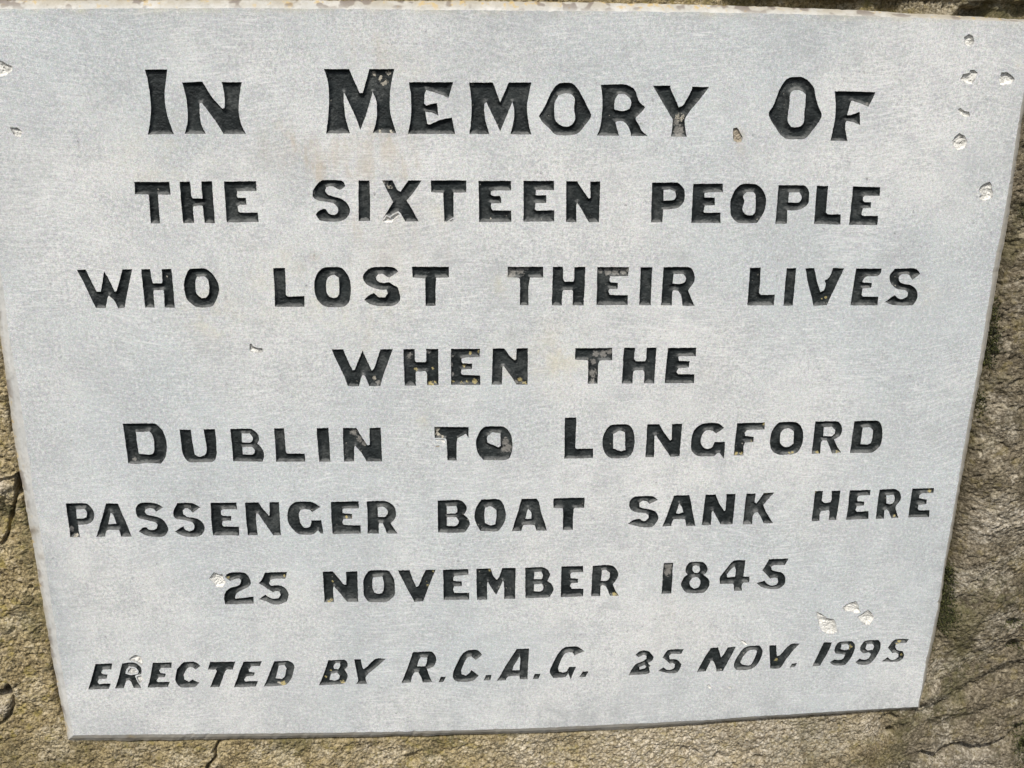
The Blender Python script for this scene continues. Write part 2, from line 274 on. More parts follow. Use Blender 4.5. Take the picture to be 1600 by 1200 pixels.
# ------------------------------------------------------------------ inscription, traced stroke by stroke
# each word: (text, [(view origin x, y, [letters])]); a letter is 'outline / hole / hole', in eighths of a view
INSCRIPTION = [
 ('IN MEMORY OF', 6.6667, [
  ('IN', [(200, 80, [
   '175,190 410,190 395,300 382,430 390,560 425,720 480,865 207,868 230,720 238,580 225,430 205,300',
   '562,325 775,318 870,470 985,600 1005,590 1010,540 1000,440 975,322 1185,322 1160,480 1155,640 1180,760 1228,862 995,862 900,710 770,540 745,545 745,640 765,760 812,862 590,862 615,760 620,640 605,480'])]),
  ('MEMORY', [(490, 80, [
   '105,185 370,185 420,300 480,435 510,435 545,320 580,185 840,185 810,330 795,480 800,640 860,855 615,850 645,760 660,640 652,520 615,425 560,620 488,820 430,670 318,430 314,470 318,560 335,700 380,855 130,858 150,700 160,480 145,300',
   '992,322 1455,322 1405,487 1290,440 1172,405 1158,450 1152,545 1175,565 1230,550 1285,540 1300,672 1230,640 1165,632 1165,650 1185,755 1210,762 1320,715 1440,690 1475,862 983,862 1005,740 1017,600 1012,450']),
   (700, 80, [
   '218,325 465,325 545,530 635,325 870,325 835,480 822,600 835,720 868,868 650,865 680,740 690,620 670,530 545,835 400,530 382,545 378,620 390,720 432,865 222,862 240,720 245,560 235,420',
   '1215,328 1290,335 1340,375 1400,470 1455,585 1495,660 1480,700 1430,770 1330,865 1130,870 1050,800 985,740 945,675 1000,590 1050,480 1110,375 1160,335 / 1220,440 1285,450 1320,500 1312,600 1325,700 1290,765 1225,785 1165,765 1115,710 1108,630 1112,540 1150,460']),
   (910, 80, [
   '190,350 300,345 440,345 510,370 550,410 575,480 600,535 655,585 610,640 560,690 555,710 590,770 620,830 680,883 507,883 490,810 460,760 420,730 370,728 345,740 360,800 382,880 150,880 185,790 205,640 208,480 / 375,450 440,448 500,500 505,560 490,600 430,622 345,610 330,590 340,510',
   '735,360 920,358 915,375 960,480 1005,585 1050,560 1140,400 1145,370 1320,372 1270,440 1190,540 1100,650 1068,710 1070,790 1088,893 922,890 940,720 915,670 850,560 780,440'])]),
  ('OF', [(1170, 90, [
   '500,200 560,205 620,240 680,320 700,420 730,520 760,600 730,670 670,750 590,840 500,850 400,848 330,800 260,700 225,640 208,575 255,500 290,410 330,310 390,230 440,205 / 500,338 550,348 592,385 590,480 580,560 575,660 545,710 490,725 440,720 405,665 410,580 425,480 430,380 460,345',
   '893,350 1100,352 1320,360 1290,430 1245,512 1150,475 1085,450 1065,455 1050,500 1025,598 1060,598 1110,580 1155,563 1160,705 1090,675 1020,660 1008,680 1005,740 1028,868 848,865 870,780 895,650 905,500'])]),
 ]),
 ('THE SIXTEEN PEOPLE', 7.2727, [
  ('THE', [(200, 265, [
   '70,140 470,140 485,285 340,285 350,430 368,612 258,612 248,450 235,290 215,283 80,282',
   '585,138 705,135 715,220 720,300 740,328 845,328 845,300 835,220 833,135 955,133 965,300 990,608 870,608 850,420 835,408 750,415 740,430 752,608 628,608 605,400',
   '1090,135 1455,130 1462,245 1300,245 1240,248 1238,300 1250,320 1340,320 1348,398 1270,402 1245,420 1250,470 1275,488 1475,488 1482,595 1122,600 1108,400'])]),
  ('SIXTEEN', [(480, 265, [
   '435,185 415,145 380,122 180,122 120,160 70,230 62,290 90,335 150,358 240,368 300,385 345,430 350,480 330,505 290,515 245,500 215,455 205,445 175,450 130,470 95,510 130,560 150,580 250,592 360,590 420,570 465,530 487,470 470,410 430,360 370,325 280,300 230,280 205,240 215,205 250,190 290,190 335,215 375,228 405,215',
   '583,122 708,122 716,400 716,585 583,585',
   '850,122 970,122 1020,225 1060,248 1150,122 1300,122 1230,230 1130,350 1180,430 1268,590 1115,590 1065,500 1035,472 985,497 940,530 893,515 840,590 900,490 975,370 930,280']),
   (660, 265, [
   '95,122 500,122 500,260 355,262 355,545 300,572 275,590 248,590 235,265 100,258',
   '637,127 1010,127 1010,238 800,238 778,250 780,280 800,298 880,298 895,325 895,382 785,385 780,430 800,462 1010,465 1012,595 645,597',
   '1148,127 1495,127 1495,232 1290,232 1285,285 1300,290 1408,290 1408,380 1285,382 1280,450 1300,463 1500,463 1497,592 1148,592']),
   (740, 265, [
   '1052,130 1175,130 1240,230 1310,330 1328,320 1325,135 1440,135 1425,598 1310,598 1230,460 1180,378 1168,400 1168,598 1050,598'])]),
  ('PEOPLE', [(1000, 265, [
   '138,148 420,148 470,180 505,240 505,330 480,390 430,435 350,450 262,455 255,600 125,602 130,400 / 268,232 340,226 400,250 410,310 380,345 268,352',
   '605,160 940,158 942,255 800,260 735,265 732,315 850,318 850,405 735,408 722,480 735,488 915,488 915,606 580,606 592,400',
   '1160,165 1310,165 1370,200 1415,270 1433,340 1425,430 1395,510 1330,608 1130,608 1060,560 1030,500 1028,360 1050,290 1090,220 / 1210,255 1290,255 1312,290 1308,480 1280,515 1220,515 1175,485 1165,440 1185,370 1175,300']),
   (1180, 265, [
   '265,178 550,178 590,205 612,260 608,360 580,410 520,450 440,465 365,462 360,615 228,618 245,430 / 385,262 500,258 525,300 520,345 485,375 375,372',
   '700,185 832,185 820,300 805,490 830,508 975,508 970,625 665,618 685,400',
   '1112,190 1420,200 1415,300 1250,300 1225,315 1225,350 1245,368 1318,370 1312,435 1225,440 1208,505 1225,523 1397,525 1387,630 1065,628 1090,400'])]),
 ]),
 ('WHO LOST THEIR LIVES', 7.2727, [
  ('WHO', [(110, 400, [
   '72,158 172,152 240,290 300,405 345,405 362,300 382,172 440,270 505,405 525,395 560,270 592,150 702,150 670,310 640,450 615,590 545,597 500,510 440,450 425,470 400,590 290,592 220,450 140,280',
   '805,150 908,148 920,240 940,310 1040,310 1045,290 1035,148 1148,148 1165,320 1187,587 1070,587 1062,400 1050,388 950,390 945,410 958,587 850,587 825,360']),
   (260, 400, [
   '265,145 435,142 500,180 550,240 590,320 600,390 580,470 540,550 500,580 350,580 270,530 220,460 198,340 205,270 235,190 / 350,235 430,235 478,280 482,420 450,470 400,480 340,420 330,290'])]),
  ('LOST', [(420, 400, [
   '50,135 183,135 192,300 195,440 215,462 405,455 405,578 68,578 62,330',
   '640,128 800,128 860,165 910,240 930,320 932,430 905,530 840,578 650,575 570,520 525,430 518,300 545,210 590,155 / 700,225 745,212 795,250 800,420 780,465 740,478 690,460 655,400 660,270',
   '1200,125 1400,125 1450,150 1470,182 1370,245 1345,235 1290,205 1240,210 1215,245 1235,285 1300,305 1365,298 1420,330 1465,360 1495,470 1480,520 1440,555 1400,568 1250,568 1150,545 1083,500 1130,450 1195,418 1215,440 1250,465 1320,470 1350,430 1340,385 1250,380 1160,350 1090,300 1070,240 1090,190 1140,145']),
   (550, 400, [
   '680,122 1103,122 1103,243 955,250 950,400 952,565 835,568 832,255 690,245'])]),
  ('THEIR', [(780, 400, [
   '95,122 500,122 500,245 350,248 335,340 333,560 235,560 235,270 225,248 95,240',
   '610,122 725,122 728,260 745,290 840,290 850,260 853,125 982,122 960,562 835,562 838,400 825,385 730,390 718,410 710,562 597,562',
   '1115,125 1475,125 1465,228 1260,230 1252,275 1265,298 1350,305 1345,375 1255,375 1243,400 1255,440 1462,445 1458,558 1105,558']),
   (900, 400, [
   '735,127 868,127 848,560 718,558',
   '995,127 1270,125 1320,150 1350,230 1340,300 1290,370 1275,395 1310,480 1350,568 1210,565 1195,450 1160,395 1110,390 1095,410 1088,562 965,560 980,340 / 1110,205 1220,205 1250,250 1240,290 1190,318 1098,312'])]),
  ('LIVES', [(1150, 400, [
   '160,135 282,132 272,300 265,415 285,440 440,437 430,562 128,562',
   '577,138 685,138 645,565 540,565 560,300',
   '788,140 890,137 920,280 960,410 1000,385 1020,320 1005,280 1060,240 1105,135 1230,140 1130,350 1030,560 880,568 850,430 815,300']),
   (1240, 400, [
   '708,140 1000,142 995,185 960,225 840,232 800,260 780,295 800,302 890,305 885,362 785,368 770,440 790,460 965,462 952,562 645,562 680,330',
   '1150,145 1260,140 1360,138 1410,160 1440,205 1350,270 1310,215 1260,205 1215,215 1195,250 1210,295 1260,318 1330,330 1385,370 1410,430 1405,480 1370,540 1340,562 1120,558 1040,522 1100,475 1150,445 1190,480 1240,487 1290,460 1300,420 1270,390 1180,375 1120,330 1095,280 1095,215'])]),
 ]),
 ('WHEN THE', 7.2727, [
  ('WHEN', [(510, 525, [
   '58,152 190,150 250,290 300,390 320,385 365,270 410,165 450,250 515,395 545,360 580,250 615,150 755,148 700,300 650,440 612,570 490,570 440,460 420,445 400,460 370,570 245,572 190,430 110,270',
   '873,150 1003,148 1008,280 1025,296 1120,296 1135,280 1132,148 1272,146 1275,560 1145,562 1140,420 1125,402 1025,402 1015,420 1015,565 890,565 880,350']),
   (640, 525, [
   '470,145 800,145 795,240 640,245 590,255 590,290 605,310 712,312 710,375 590,380 585,420 600,440 803,448 803,557 470,557',
   '945,140 1075,140 1140,230 1195,275 1212,265 1215,140 1345,138 1342,552 1215,552 1150,450 1070,345 1055,350 1048,552 932,555'])]),
  ('THE', [(890, 525, [
   '65,138 485,135 485,275 340,280 325,330 320,542 205,542 212,290 200,275 62,270',
   '617,132 745,132 735,260 755,285 855,285 868,260 875,132 988,132 960,540 845,540 850,410 835,390 740,392 722,410 715,540 592,540',
   '1120,135 1440,132 1435,230 1250,230 1232,245 1245,280 1365,285 1355,355 1235,368 1215,410 1235,433 1420,435 1412,538 1080,535 1095,350'])]),
 ]),
 ('DUBLIN TO LONGFORD', 7.2727, [
  ('DUBLIN', [(180, 640, [
   '85,158 445,158 490,185 545,250 580,350 585,450 570,540 520,618 370,605 250,620 148,612 120,400 100,250 / 235,258 390,250 420,290 440,350 445,430 440,480 410,508 270,502 255,420',
   '730,228 860,228 880,380 905,510 950,535 1000,525 1030,500 1040,440 1020,320 1005,222 1135,222 1155,480 1140,560 1110,595 850,600 800,560 765,490 745,350',
   '1308,220 1540,218 1590,245 1625,290 1635,340 1615,385 1660,430 1690,490 1690,540 1675,592 1340,588 1325,400 / 1437,272 1530,272 1560,310 1560,345 1530,375 1440,372 / 1445,430 1550,425 1585,460 1585,490 1560,510 1450,508']),
   (400, 640, [
   '205,212 318,212 330,350 340,480 355,497 555,500 560,592 230,592 215,350',
   '688,210 825,208 845,590 720,592 695,330',
   '988,208 1140,208 1190,290 1265,405 1290,400 1290,208 1418,205 1432,590 1260,590 1190,480 1130,415 1118,430 1115,592 1000,592 990,400'])]),
  ('TO', [(660, 640, [
   '135,195 525,198 525,320 495,275 400,325 390,400 388,578 285,580 275,350 262,325 140,322',
   '720,192 915,192 970,230 1010,300 1025,400 1020,470 990,550 930,575 690,572 640,510 615,440 608,360 640,270 680,215 / 800,255 885,270 888,410 865,430 800,400 740,375 740,310'])]),
  ('LONGFORD', [(870, 640, [
   '92,92 225,90 218,250 212,430 225,445 413,442 412,550 85,560 88,330',
   '640,170 800,168 850,205 882,290 885,370 870,460 840,515 790,548 610,548 545,490 520,400 525,310 560,230 600,185 / 715,240 775,260 778,460 720,470 640,440 640,280',
   '1028,168 1165,165 1220,260 1285,348 1305,335 1310,162 1425,160 1395,530 1290,535 1220,430 1130,295 1112,300 1105,540 1005,542']),
   (1050, 640, [
   '360,158 520,155 595,208 500,270 460,240 400,235 360,260 335,310 330,380 360,430 400,448 450,430 475,390 485,368 600,365 598,460 590,560 565,530 545,490 510,500 480,528 300,528 250,500 218,450 222,330 245,250 290,195',
   '740,155 1060,145 1050,228 860,232 830,260 830,295 930,310 925,370 830,375 815,420 812,522 700,520 720,330',
   '1230,142 1400,142 1450,170 1485,230 1490,310 1480,390 1430,480 1360,508 1220,512 1140,470 1115,400 1118,310 1140,240 1180,180 / 1330,215 1385,250 1380,385 1330,420 1270,420 1225,380 1235,270 1270,225']),
   (1190, 640, [
   '610,135 860,133 905,180 915,240 890,300 825,340 860,420 905,490 800,500 760,390 740,350 690,352 675,380 665,500 568,502 585,350 / 705,200 800,195 835,235 830,275 790,300 700,302',
   '1055,130 1310,125 1350,155 1370,210 1372,320 1350,400 1310,450 1250,488 1003,495 1025,330 / 1150,205 1230,203 1268,235 1255,340 1240,380 1200,395 1125,392'])]),
 ]),
 ('PASSENGER BOAT SANK HERE', 7.2727, [
  ('PASSENGER', [(90, 765, [
   '92,158 320,155 370,190 410,250 415,310 390,365 330,395 235,400 240,460 258,542 145,542 120,350 / 212,225 310,220 332,260 328,310 290,328 218,328',
   '550,158 685,158 740,290 790,400 843,535 722,535 705,470 690,460 570,460 550,480 540,535 440,540 490,370 / 605,265 630,285 668,385 575,392',
   '945,152 1090,150 1140,165 1200,205 1120,252 1090,220 1050,210 1000,225 990,255 1020,285 1130,310 1200,345 1240,400 1258,455 1240,500 1190,535 1060,535 990,515 920,475 970,430 1010,425 1030,450 1080,460 1125,440 1135,400 1110,370 1000,345 920,320 890,265 890,205']),
   (260, 765, [
   '125,152 250,148 310,160 385,200 300,262 255,220 215,212 185,240 195,285 240,310 330,325 390,355 430,410 430,470 390,520 350,535 220,535 150,510 98,478 150,440 195,415 210,450 260,475 310,455 318,410 290,370 200,345 120,335 80,300 82,230',
   '500,150 795,145 803,225 640,228 620,245 625,285 650,297 738,300 735,352 640,355 630,395 650,418 825,422 828,520 528,520 510,350',
   '893,148 1045,145 1100,220 1165,300 1172,285 1168,142 1278,140 1302,518 1215,520 1130,400 1040,270 1020,275 1022,370 1038,518 925,520 905,330']),
   (430, 765, [
   '250,138 400,138 450,155 515,198 420,258 390,230 330,222 285,235 270,280 285,370 320,425 350,435 390,420 410,380 410,350 525,348 548,500 520,500 485,460 430,508 275,508 210,460 155,390 138,310 150,220 190,165',
   '633,138 948,133 952,215 790,215 765,225 765,262 790,272 875,275 875,330 775,335 765,370 780,402 970,405 973,500 652,505 640,350',
   '1040,132 1240,130 1310,155 1360,205 1372,270 1355,340 1312,385 1350,440 1392,498 1270,500 1240,420 1220,380 1180,380 1175,400 1180,500 1050,500 1048,300 / 1165,202 1225,195 1275,235 1278,270 1250,305 1170,310'])]),
  ('BOAT', [(670, 765, [
   '100,125 340,118 400,150 430,205 420,250 395,285 440,320 465,380 450,430 400,485 105,488 / 202,190 310,188 325,215 322,255 300,270 205,272 / 205,315 310,312 343,355 335,385 300,412 205,412',
   '600,112 790,110 840,155 870,240 873,320 850,390 800,460 770,475 590,472 545,400 520,330 522,260 545,190 / 640,205 700,190 765,230 770,290 755,390 700,405 640,380 630,300',
   '1055,105 1225,102 1250,140 1280,260 1343,465 1225,468 1205,410 1180,402 1080,402 1062,430 1050,472 945,472 1000,290 / 1125,215 1165,270 1165,330 1100,330']),
   (770, 755, [
   '690,172 1043,163 1040,280 935,282 918,300 910,530 795,532 798,300 790,285 688,282'])]),
  ('SANK', [(970, 755, [
   '170,150 360,148 420,190 325,235 300,210 255,200 210,225 215,270 260,285 340,298 400,330 428,390 410,440 350,498 210,495 80,458 150,415 215,405 240,425 280,425 315,395 315,360 270,340 170,330 110,295 95,235 120,180',
   '605,138 778,135 800,220 820,340 848,485 745,488 730,420 715,410 600,412 585,440 572,490 470,492 530,350 / 665,230 690,265 712,330 650,348 628,340',
   '962,130 1078,128 1120,230 1175,315 1190,300 1200,122 1305,120 1272,468 1135,470 1090,390 1050,315 1035,330 1025,475 920,478 940,300']),
   (1070, 745, [
   '700,190 803,188 795,290 815,300 900,182 1020,180 960,240 890,325 930,410 1005,525 895,530 860,450 830,400 800,410 775,440 765,540 660,540 680,350'])]),
  ('HERE', [(1255, 745, [
   '133,162 225,160 212,270 240,295 305,290 320,260 325,160 425,157 402,330 375,492 288,495 298,400 290,378 205,390 190,420 185,502 95,505 115,330',
   '530,155 768,148 760,210 640,215 615,240 615,275 695,280 690,325 610,335 595,380 610,398 745,388 742,480 487,490 510,330',
   '868,145 1040,138 1090,165 1112,220 1100,270 1050,340 1060,400 1083,465 1000,470 975,400 950,370 925,385 918,475 825,478 845,300 / 945,212 1030,205 1040,235 1030,285 990,310 945,300',
   '1240,135 1488,125 1480,185 1350,190 1320,215 1320,245 1405,258 1400,310 1310,320 1300,360 1320,380 1438,378 1430,457 1195,462 1215,300'])]),
 ]),
 ('25 NOVEMBER 1845', 7.2727, [
  ('25', [(320, 865, [
   '230,270 250,235 310,213 440,215 490,250 522,320 520,350 480,390 400,425 360,455 345,490 350,512 450,500 553,488 555,568 232,578 220,500 235,440 290,390 370,365 405,335 412,300 390,282 340,290 290,312',
   '685,215 935,208 915,285 800,285 745,300 728,340 760,362 830,358 900,380 945,435 952,480 930,545 840,580 790,578 700,545 615,518 690,468 720,490 780,512 840,505 862,465 850,435 810,425 775,440 720,405 612,335 650,290'])]),
  ('NOVEMBER', [(495, 865, [
   '65,205 180,203 240,270 310,355 335,350 332,205 460,202 470,548 345,548 270,460 195,370 185,400 195,550 88,553 75,330',
   '605,195 805,192 850,240 880,310 885,460 850,510 790,548 600,550 560,515 535,465 528,310 550,250 / 640,270 745,262 760,340 760,400 740,445 700,455 655,440 635,390 632,310',
   '920,190 1055,188 1090,290 1130,375 1155,365 1200,260 1240,185 1352,182 1290,330 1210,540 1110,548 1050,440 980,310']),
   (640, 865, [
   '380,182 668,175 668,240 510,255 495,280 500,310 595,315 593,370 505,372 495,410 510,445 678,445 677,523 388,528',
   '758,172 920,168 950,250 990,300 1020,260 1050,165 1205,160 1200,513 1075,515 1072,330 1060,310 985,470 930,390 890,320 882,345 882,525 765,525 760,400']),
   (770, 865, [
   '367,160 560,153 620,180 655,230 640,270 620,310 665,345 690,400 675,450 640,498 370,507 / 475,210 550,205 568,245 555,288 468,290 / 470,348 560,345 575,375 570,415 540,430 465,425',
   '780,145 1027,140 1027,210 900,215 880,235 885,278 968,285 965,332 890,338 878,370 900,398 1030,398 1028,487 772,495',
   '1135,140 1330,130 1390,160 1425,225 1415,280 1365,350 1390,410 1432,480 1330,478 1290,380 1250,355 1225,375 1220,485 1118,485 1125,300 / 1240,190 1285,182 1332,220 1325,280 1290,310 1230,308'])]),
  ('1845', [(1020, 855, [
   '125,182 232,178 212,528 98,532 110,350',
   '430,168 560,168 605,200 622,250 605,290 575,312 630,360 645,410 630,460 570,518 390,518 340,470 322,420 345,355 395,310 375,280 378,230 400,190 / 455,215 490,208 530,220 535,260 510,292 475,290 452,260 / 450,350 500,342 530,365 540,410 520,455 470,472 425,445 417,400',
   '920,155 1052,148 1030,330 1055,335 1098,332 1095,400 1030,405 1012,430 1012,495 922,497 918,430 900,415 760,418 765,340 840,240 / 930,220 945,260 935,335 845,340 840,310 880,260',
   '1320,135 1542,128 1500,205 1380,205 1345,225 1355,260 1400,275 1460,285 1500,330 1505,400 1480,440 1410,478 1290,470 1230,450 1180,408 1270,382 1300,415 1350,435 1400,425 1425,395 1415,355 1385,345 1335,358 1290,310 1245,262 1280,210'])]),
 ]),
 ('ERECTED BY R.C.A.G. 25 NOV. 1995', 7.2727, [
  ('ERECTED', [(130, 1005, [
   '140,235 330,230 318,300 225,298 205,330 220,348 278,355 262,405 180,410 165,440 180,462 312,458 290,520 55,527 95,400',
   '440,230 540,218 600,228 650,270 665,320 655,355 600,365 590,380 620,440 665,508 575,510 545,440 520,420 490,430 460,510 360,517 405,380 / 520,265 590,275 630,320 620,350 540,362 480,345 490,300',
   '790,222 1010,218 1000,282 885,280 865,310 880,340 938,345 930,385 855,390 835,425 850,440 985,438 962,500 732,505 760,390',
   '1145,218 1270,213 1335,258 1275,300 1240,275 1200,275 1165,310 1143,360 1150,410 1200,438 1240,410 1320,450 1260,500 1110,500 1070,465 1048,410 1065,300 1090,265']),
   (260, 1005, [
   '495,213 783,208 755,300 690,300 670,320 600,498 497,500 570,320 560,300 472,302',
   '875,210 1085,205 1065,262 965,262 935,300 940,325 1005,332 990,372 910,378 885,410 895,432 1042,430 1015,493 768,500 820,350',
   '1225,205 1380,200 1430,225 1455,265 1440,340 1410,415 1360,470 1260,485 1108,493 1160,370 / 1280,255 1340,250 1365,285 1345,370 1315,405 1240,398'])]),
  ('BY', [(480, 1000, [
   '240,230 420,225 455,260 460,300 425,335 460,400 445,460 400,498 270,508 132,515 190,380 / 325,262 370,265 375,300 350,335 305,330 300,300 / 270,385 340,370 372,405 360,440 320,460 250,450',
   '532,220 610,218 625,300 640,330 680,300 780,215 895,212 800,295 690,390 665,430 680,497 555,503 578,460 565,380'])]),
  ('R.C.A.G.', [(610, 990, [
   '255,210 460,203 500,235 522,300 490,370 415,405 440,470 473,552 370,555 345,490 320,440 275,440 250,480 230,555 125,562 200,370 / 345,270 420,272 410,340 395,372 305,372 320,310',
   '575,490 632,488 600,550 545,552',
   '880,190 975,183 1015,205 1045,242 970,300 920,262 880,270 840,330 805,420 810,460 860,478 900,445 920,412 1003,478 930,540 755,545 705,500 720,420 790,270 830,220',
   '1085,472 1150,468 1135,530 1060,535']),
   (740, 990, [
   '490,175 632,168 620,350 613,520 525,522 520,480 400,485 380,500 365,530 265,535 380,340 / 525,255 530,290 522,415 440,415 465,350',
   '695,460 763,457 735,515 670,518',
   '1050,152 1175,148 1258,200 1145,250 1125,215 1060,215 1020,250 985,320 960,400 975,435 1020,442 1060,425 1085,378 1165,378 1130,450 1105,520 1075,450 1040,495 905,505 868,450 870,410 900,340 940,260 1000,180',
   '1240,432 1305,428 1270,492 1200,495'])]),
  ('25', [(970, 985, [
   '165,275 210,240 265,228 310,235 345,260 375,300 360,340 310,372 325,390 340,403 320,420 330,475 300,495 90,510 120,450 170,385 240,355 290,320 290,290 260,280 200,305 / 210,420 270,395 290,410 270,430 215,445',
   '545,222 718,213 685,270 580,268 550,290 555,325 600,325 650,340 688,385 670,440 625,485 560,488 425,462 485,418 520,445 570,447 610,420 615,385 590,368 555,378 510,335 472,310'])]),
  ('NOV.', [(970, 985, [
   '1022,200 1105,193 1130,270 1140,305 1170,270 1220,190 1308,187 1255,290 1205,380 1160,462 1088,468 1075,400 1045,345 1020,350 965,465 865,473 940,330']),
   (1110, 985, [
   '430,180 560,172 590,220 588,270 560,340 510,410 440,448 300,450 268,420 270,370 310,290 370,210 / 430,235 505,222 530,240 500,320 465,385 430,398 360,385 340,365 370,300',
   '668,170 750,165 752,240 760,295 790,280 910,157 1015,150 940,230 860,330 790,425 680,437 675,300',
   '925,378 985,368 955,415 900,425'])]),
  ('1995', [(1240, 975, [
   '345,210 437,207 400,300 345,400 300,475 210,482 260,380',
   '520,205 660,192 695,230 693,290 660,370 610,440 570,468 460,470 410,438 460,405 510,410 560,395 585,350 540,345 480,335 462,300 480,245 / 545,235 610,228 635,250 625,285 580,298 535,285',
   '820,190 960,180 988,215 985,280 950,350 900,420 850,460 740,460 702,432 750,395 800,405 850,390 880,340 850,325 790,335 755,300 765,245 / 835,228 895,225 915,250 900,292 840,298 815,280',
   '1160,175 1312,170 1280,212 1200,218 1160,235 1150,265 1180,295 1240,310 1260,350 1240,395 1180,430 1000,425 1070,378 1100,405 1150,405 1190,375 1190,345 1160,325 1120,330 1070,270 1110,215'])]),
 ]),
]
# wear seen inside the letters, (photo x, y, radius, kind): g rubbed grey, y yellow lichen, c bare stone
WEAR = [(800,424,10,'g'),(812,422,10,'g'),(822,419,6,'g'),(797,432,6,'g'),(938,424,6,'g'),(950,423,8,'g'),(962,424,8,'g'),(975,423,8,'g'),
 (930,553,7,'g'),(942,553,8,'g'),(952,550,7,'g'),(926,566,6,'g'),(925,583,8,'g'),(925,596,6,'g'),(706,570,4,'g'),(706,585,4,'g'),(706,556,4,'g'),(707,596,4,'y'),
 (1062,183,8,'c'),(1056,190,7,'g'),(1060,203,10,'g'),(1060,212,8,'g'),(603,285,7,'g'),(608,291,4,'c'),(612,292,3,'c'),(600,284,3,'c'),
 (585,116,5,'c'),(595,122,5,'c'),(602,128,5,'c'),(606,114,5,'c'),(598,132,4,'c'),(553,676,7,'g'),(562,686,6,'g'),(569,693,5,'g'),
 (789,690,8,'g'),(795,698,8,'g'),(787,702,6,'g'),(683,670,5,'c'),(684,678,5,'c'),(690,683,4,'c'),(686,686,4,'c'),
 (1044,883,9,'g'),(1043,893,8,'g'),(1036,905,3,'g'),(676,600,6,'y'),(672,598,4,'y'),(680,598,4,'y'),(813,593,5,'y'),(820,597,5,'y'),(806,597,4,'g'),
 (722,598,4,'y'),(730,596,4,'y'),(742,596,6,'y'),(735,552,4,'y'),(748,549,3,'y'),(726,571,4,'y'),(650,577,4,'y'),(1290,464,3,'y'),(1285,467,3,'y'),
 (1150,709,4,'y'),(1158,709,4,'y'),(1195,662,4,'y'),(1174,689,3,'y'),(1239,706,4,'y'),(1234,708,3,'y'),(1277,706,4,'y'),(1308,707,4,'y'),
 (518,938,4,'y'),(513,940,3,'y'),(520,908,2,'y'),(667,909,3,'y'),(668,914,3,'y'),(677,892,3,'y'),(625,893,2.5,'y'),(765,891,3,'y'),
 (443,1067,5,'y'),(436,1066,3,'c'),(535,1066,5,'y'),(517,1047,2.5,'y'),(509,1057,2.5,'y'),(1329,1009,4,'y'),(1326,1013,3,'y'),(1405,1002,4,'y'),(1402,1006,3,'y'),(1408,1023,3,'y'),
 (1197,771,4,'y'),(1452,766,4,'y'),(1398,806,3,'y'),(1275,768,3,'y'),(357,902,4,'y'),(353,900,3,'c'),(444,900,3,'y'),(960,929,5,'y'),(965,931,3,'y'),
 (549,807,3,'y'),(541,808,3,'y'),(735,92,2,'c'),(738,130,5,'g'),(595,205,5,'c'),(612,206,4,'c'),(112,826,5,'g'),(118,836,5,'c'),(1065,1,1,'g'),
 (550,195,3,'g'),(1211,210,3,'y'),(1355,900,3,'c'),(210,718,4,'g'),(1118,1066,3,'g'),(1185,1050,3,'y'),(1212,1031,4,'y'),(1295,993,3,'y'),
 (490,300,4,'g'),(820,665,3,'g'),(1355,163,4,'g'),(693,555,4,'g'),(670,550,4,'g'),(640,555,6,'g'),(676,575,3,'y'),(668,588,3,'y'),(585,590,4,'c'),(590,598,5,'g')]
# places where the face is chipped: (view x, y, scale, outline, wear tint)
CHIPS = [(1460,30,5.714,'265,160 310,132 345,150 355,200 345,225 300,240 270,220','n'),
 (1460,30,5.714,'230,540 255,490 310,480 320,455 355,450 385,480 360,545 330,580 270,570','n'),
 (1460,30,5.714,'575,545 600,475 650,472 690,500 720,535 690,570 630,590 590,585','n'),
 (1460,30,5.714,'205,810 230,790 270,820 310,825 318,870 270,872 235,850','n'),
 (1460,30,5.714,'155,1090 190,1040 225,1015 270,1040 295,1090 280,1140 240,1165 205,1172 165,1130','n'),
 (1480,240,13.333,'680,690 770,625 890,585 930,650 925,700 960,820 945,930 850,955 760,995 670,960 660,910 715,850 655,780','n'),
 (1250,920,10.667,'270,380 320,400 390,440 450,490 565,505 600,580 625,715 545,765 430,745 350,685 310,590','n'),
 (1250,920,10.667,'710,310 800,245 930,205 980,280 985,330 1015,395 940,420 830,370 745,382','n'),
 (1250,920,10.667,'1140,345 1215,420 1230,490 1175,600 1095,610 1000,525 948,470 1045,405','n'),
 (0,80,7.5,'-160,60 -20,95 40,125 150,185 145,235 60,285 -60,300 -150,200','n'),
 (0,80,7.5,'110,890 200,892 262,940 240,1015 165,990','n'),
 (360,520,20,'595,370 630,335 680,355 700,420 860,475 960,470 1020,500 1010,600 960,620 880,640 700,620 600,560','g'),
 (130,1005,7.2727,'537,281 585,290 612,322 605,338 545,349 502,337 510,306','g'),
 (1120,180,20,'520,400 640,385 700,470 745,580 810,685 770,840 640,885 530,800 505,700 500,560','b'),
 (320,865,7.2727,'45,285 100,210 160,235 200,228 215,285 240,320 205,392 120,375 90,325','n'),
 (130,1005,7.2727,'515,185 555,150 600,132 655,152 680,230 672,258 640,235 600,212 540,203','g'),
 (130,1005,7.2727,'612,378 655,367 680,400 660,455 635,450 615,415','g'),
 (480,265,7.2727,'905,530 940,548 990,512 1035,490 1050,515 1010,565 960,600 868,600 862,585','n'),
 (970,985,7.2727,'1350,118 1385,108 1420,130 1438,160 1422,172 1385,148','n'),
 (970,985,7.2727,'978,622 1008,612 1030,650 1022,675 998,660','n'),
 (970,985,7.2727,'1215,640 1240,632 1262,655 1245,672 1222,662','n'),
 (660,640,7.2727,'150,340 245,335 262,370 240,380 200,350 160,360','n'),
 (660,265,7.2727,'285,592 310,580 352,555 356,580 320,597','n'),
 (660,640,7.2727,'148,412 195,405 192,425 152,425','b')]
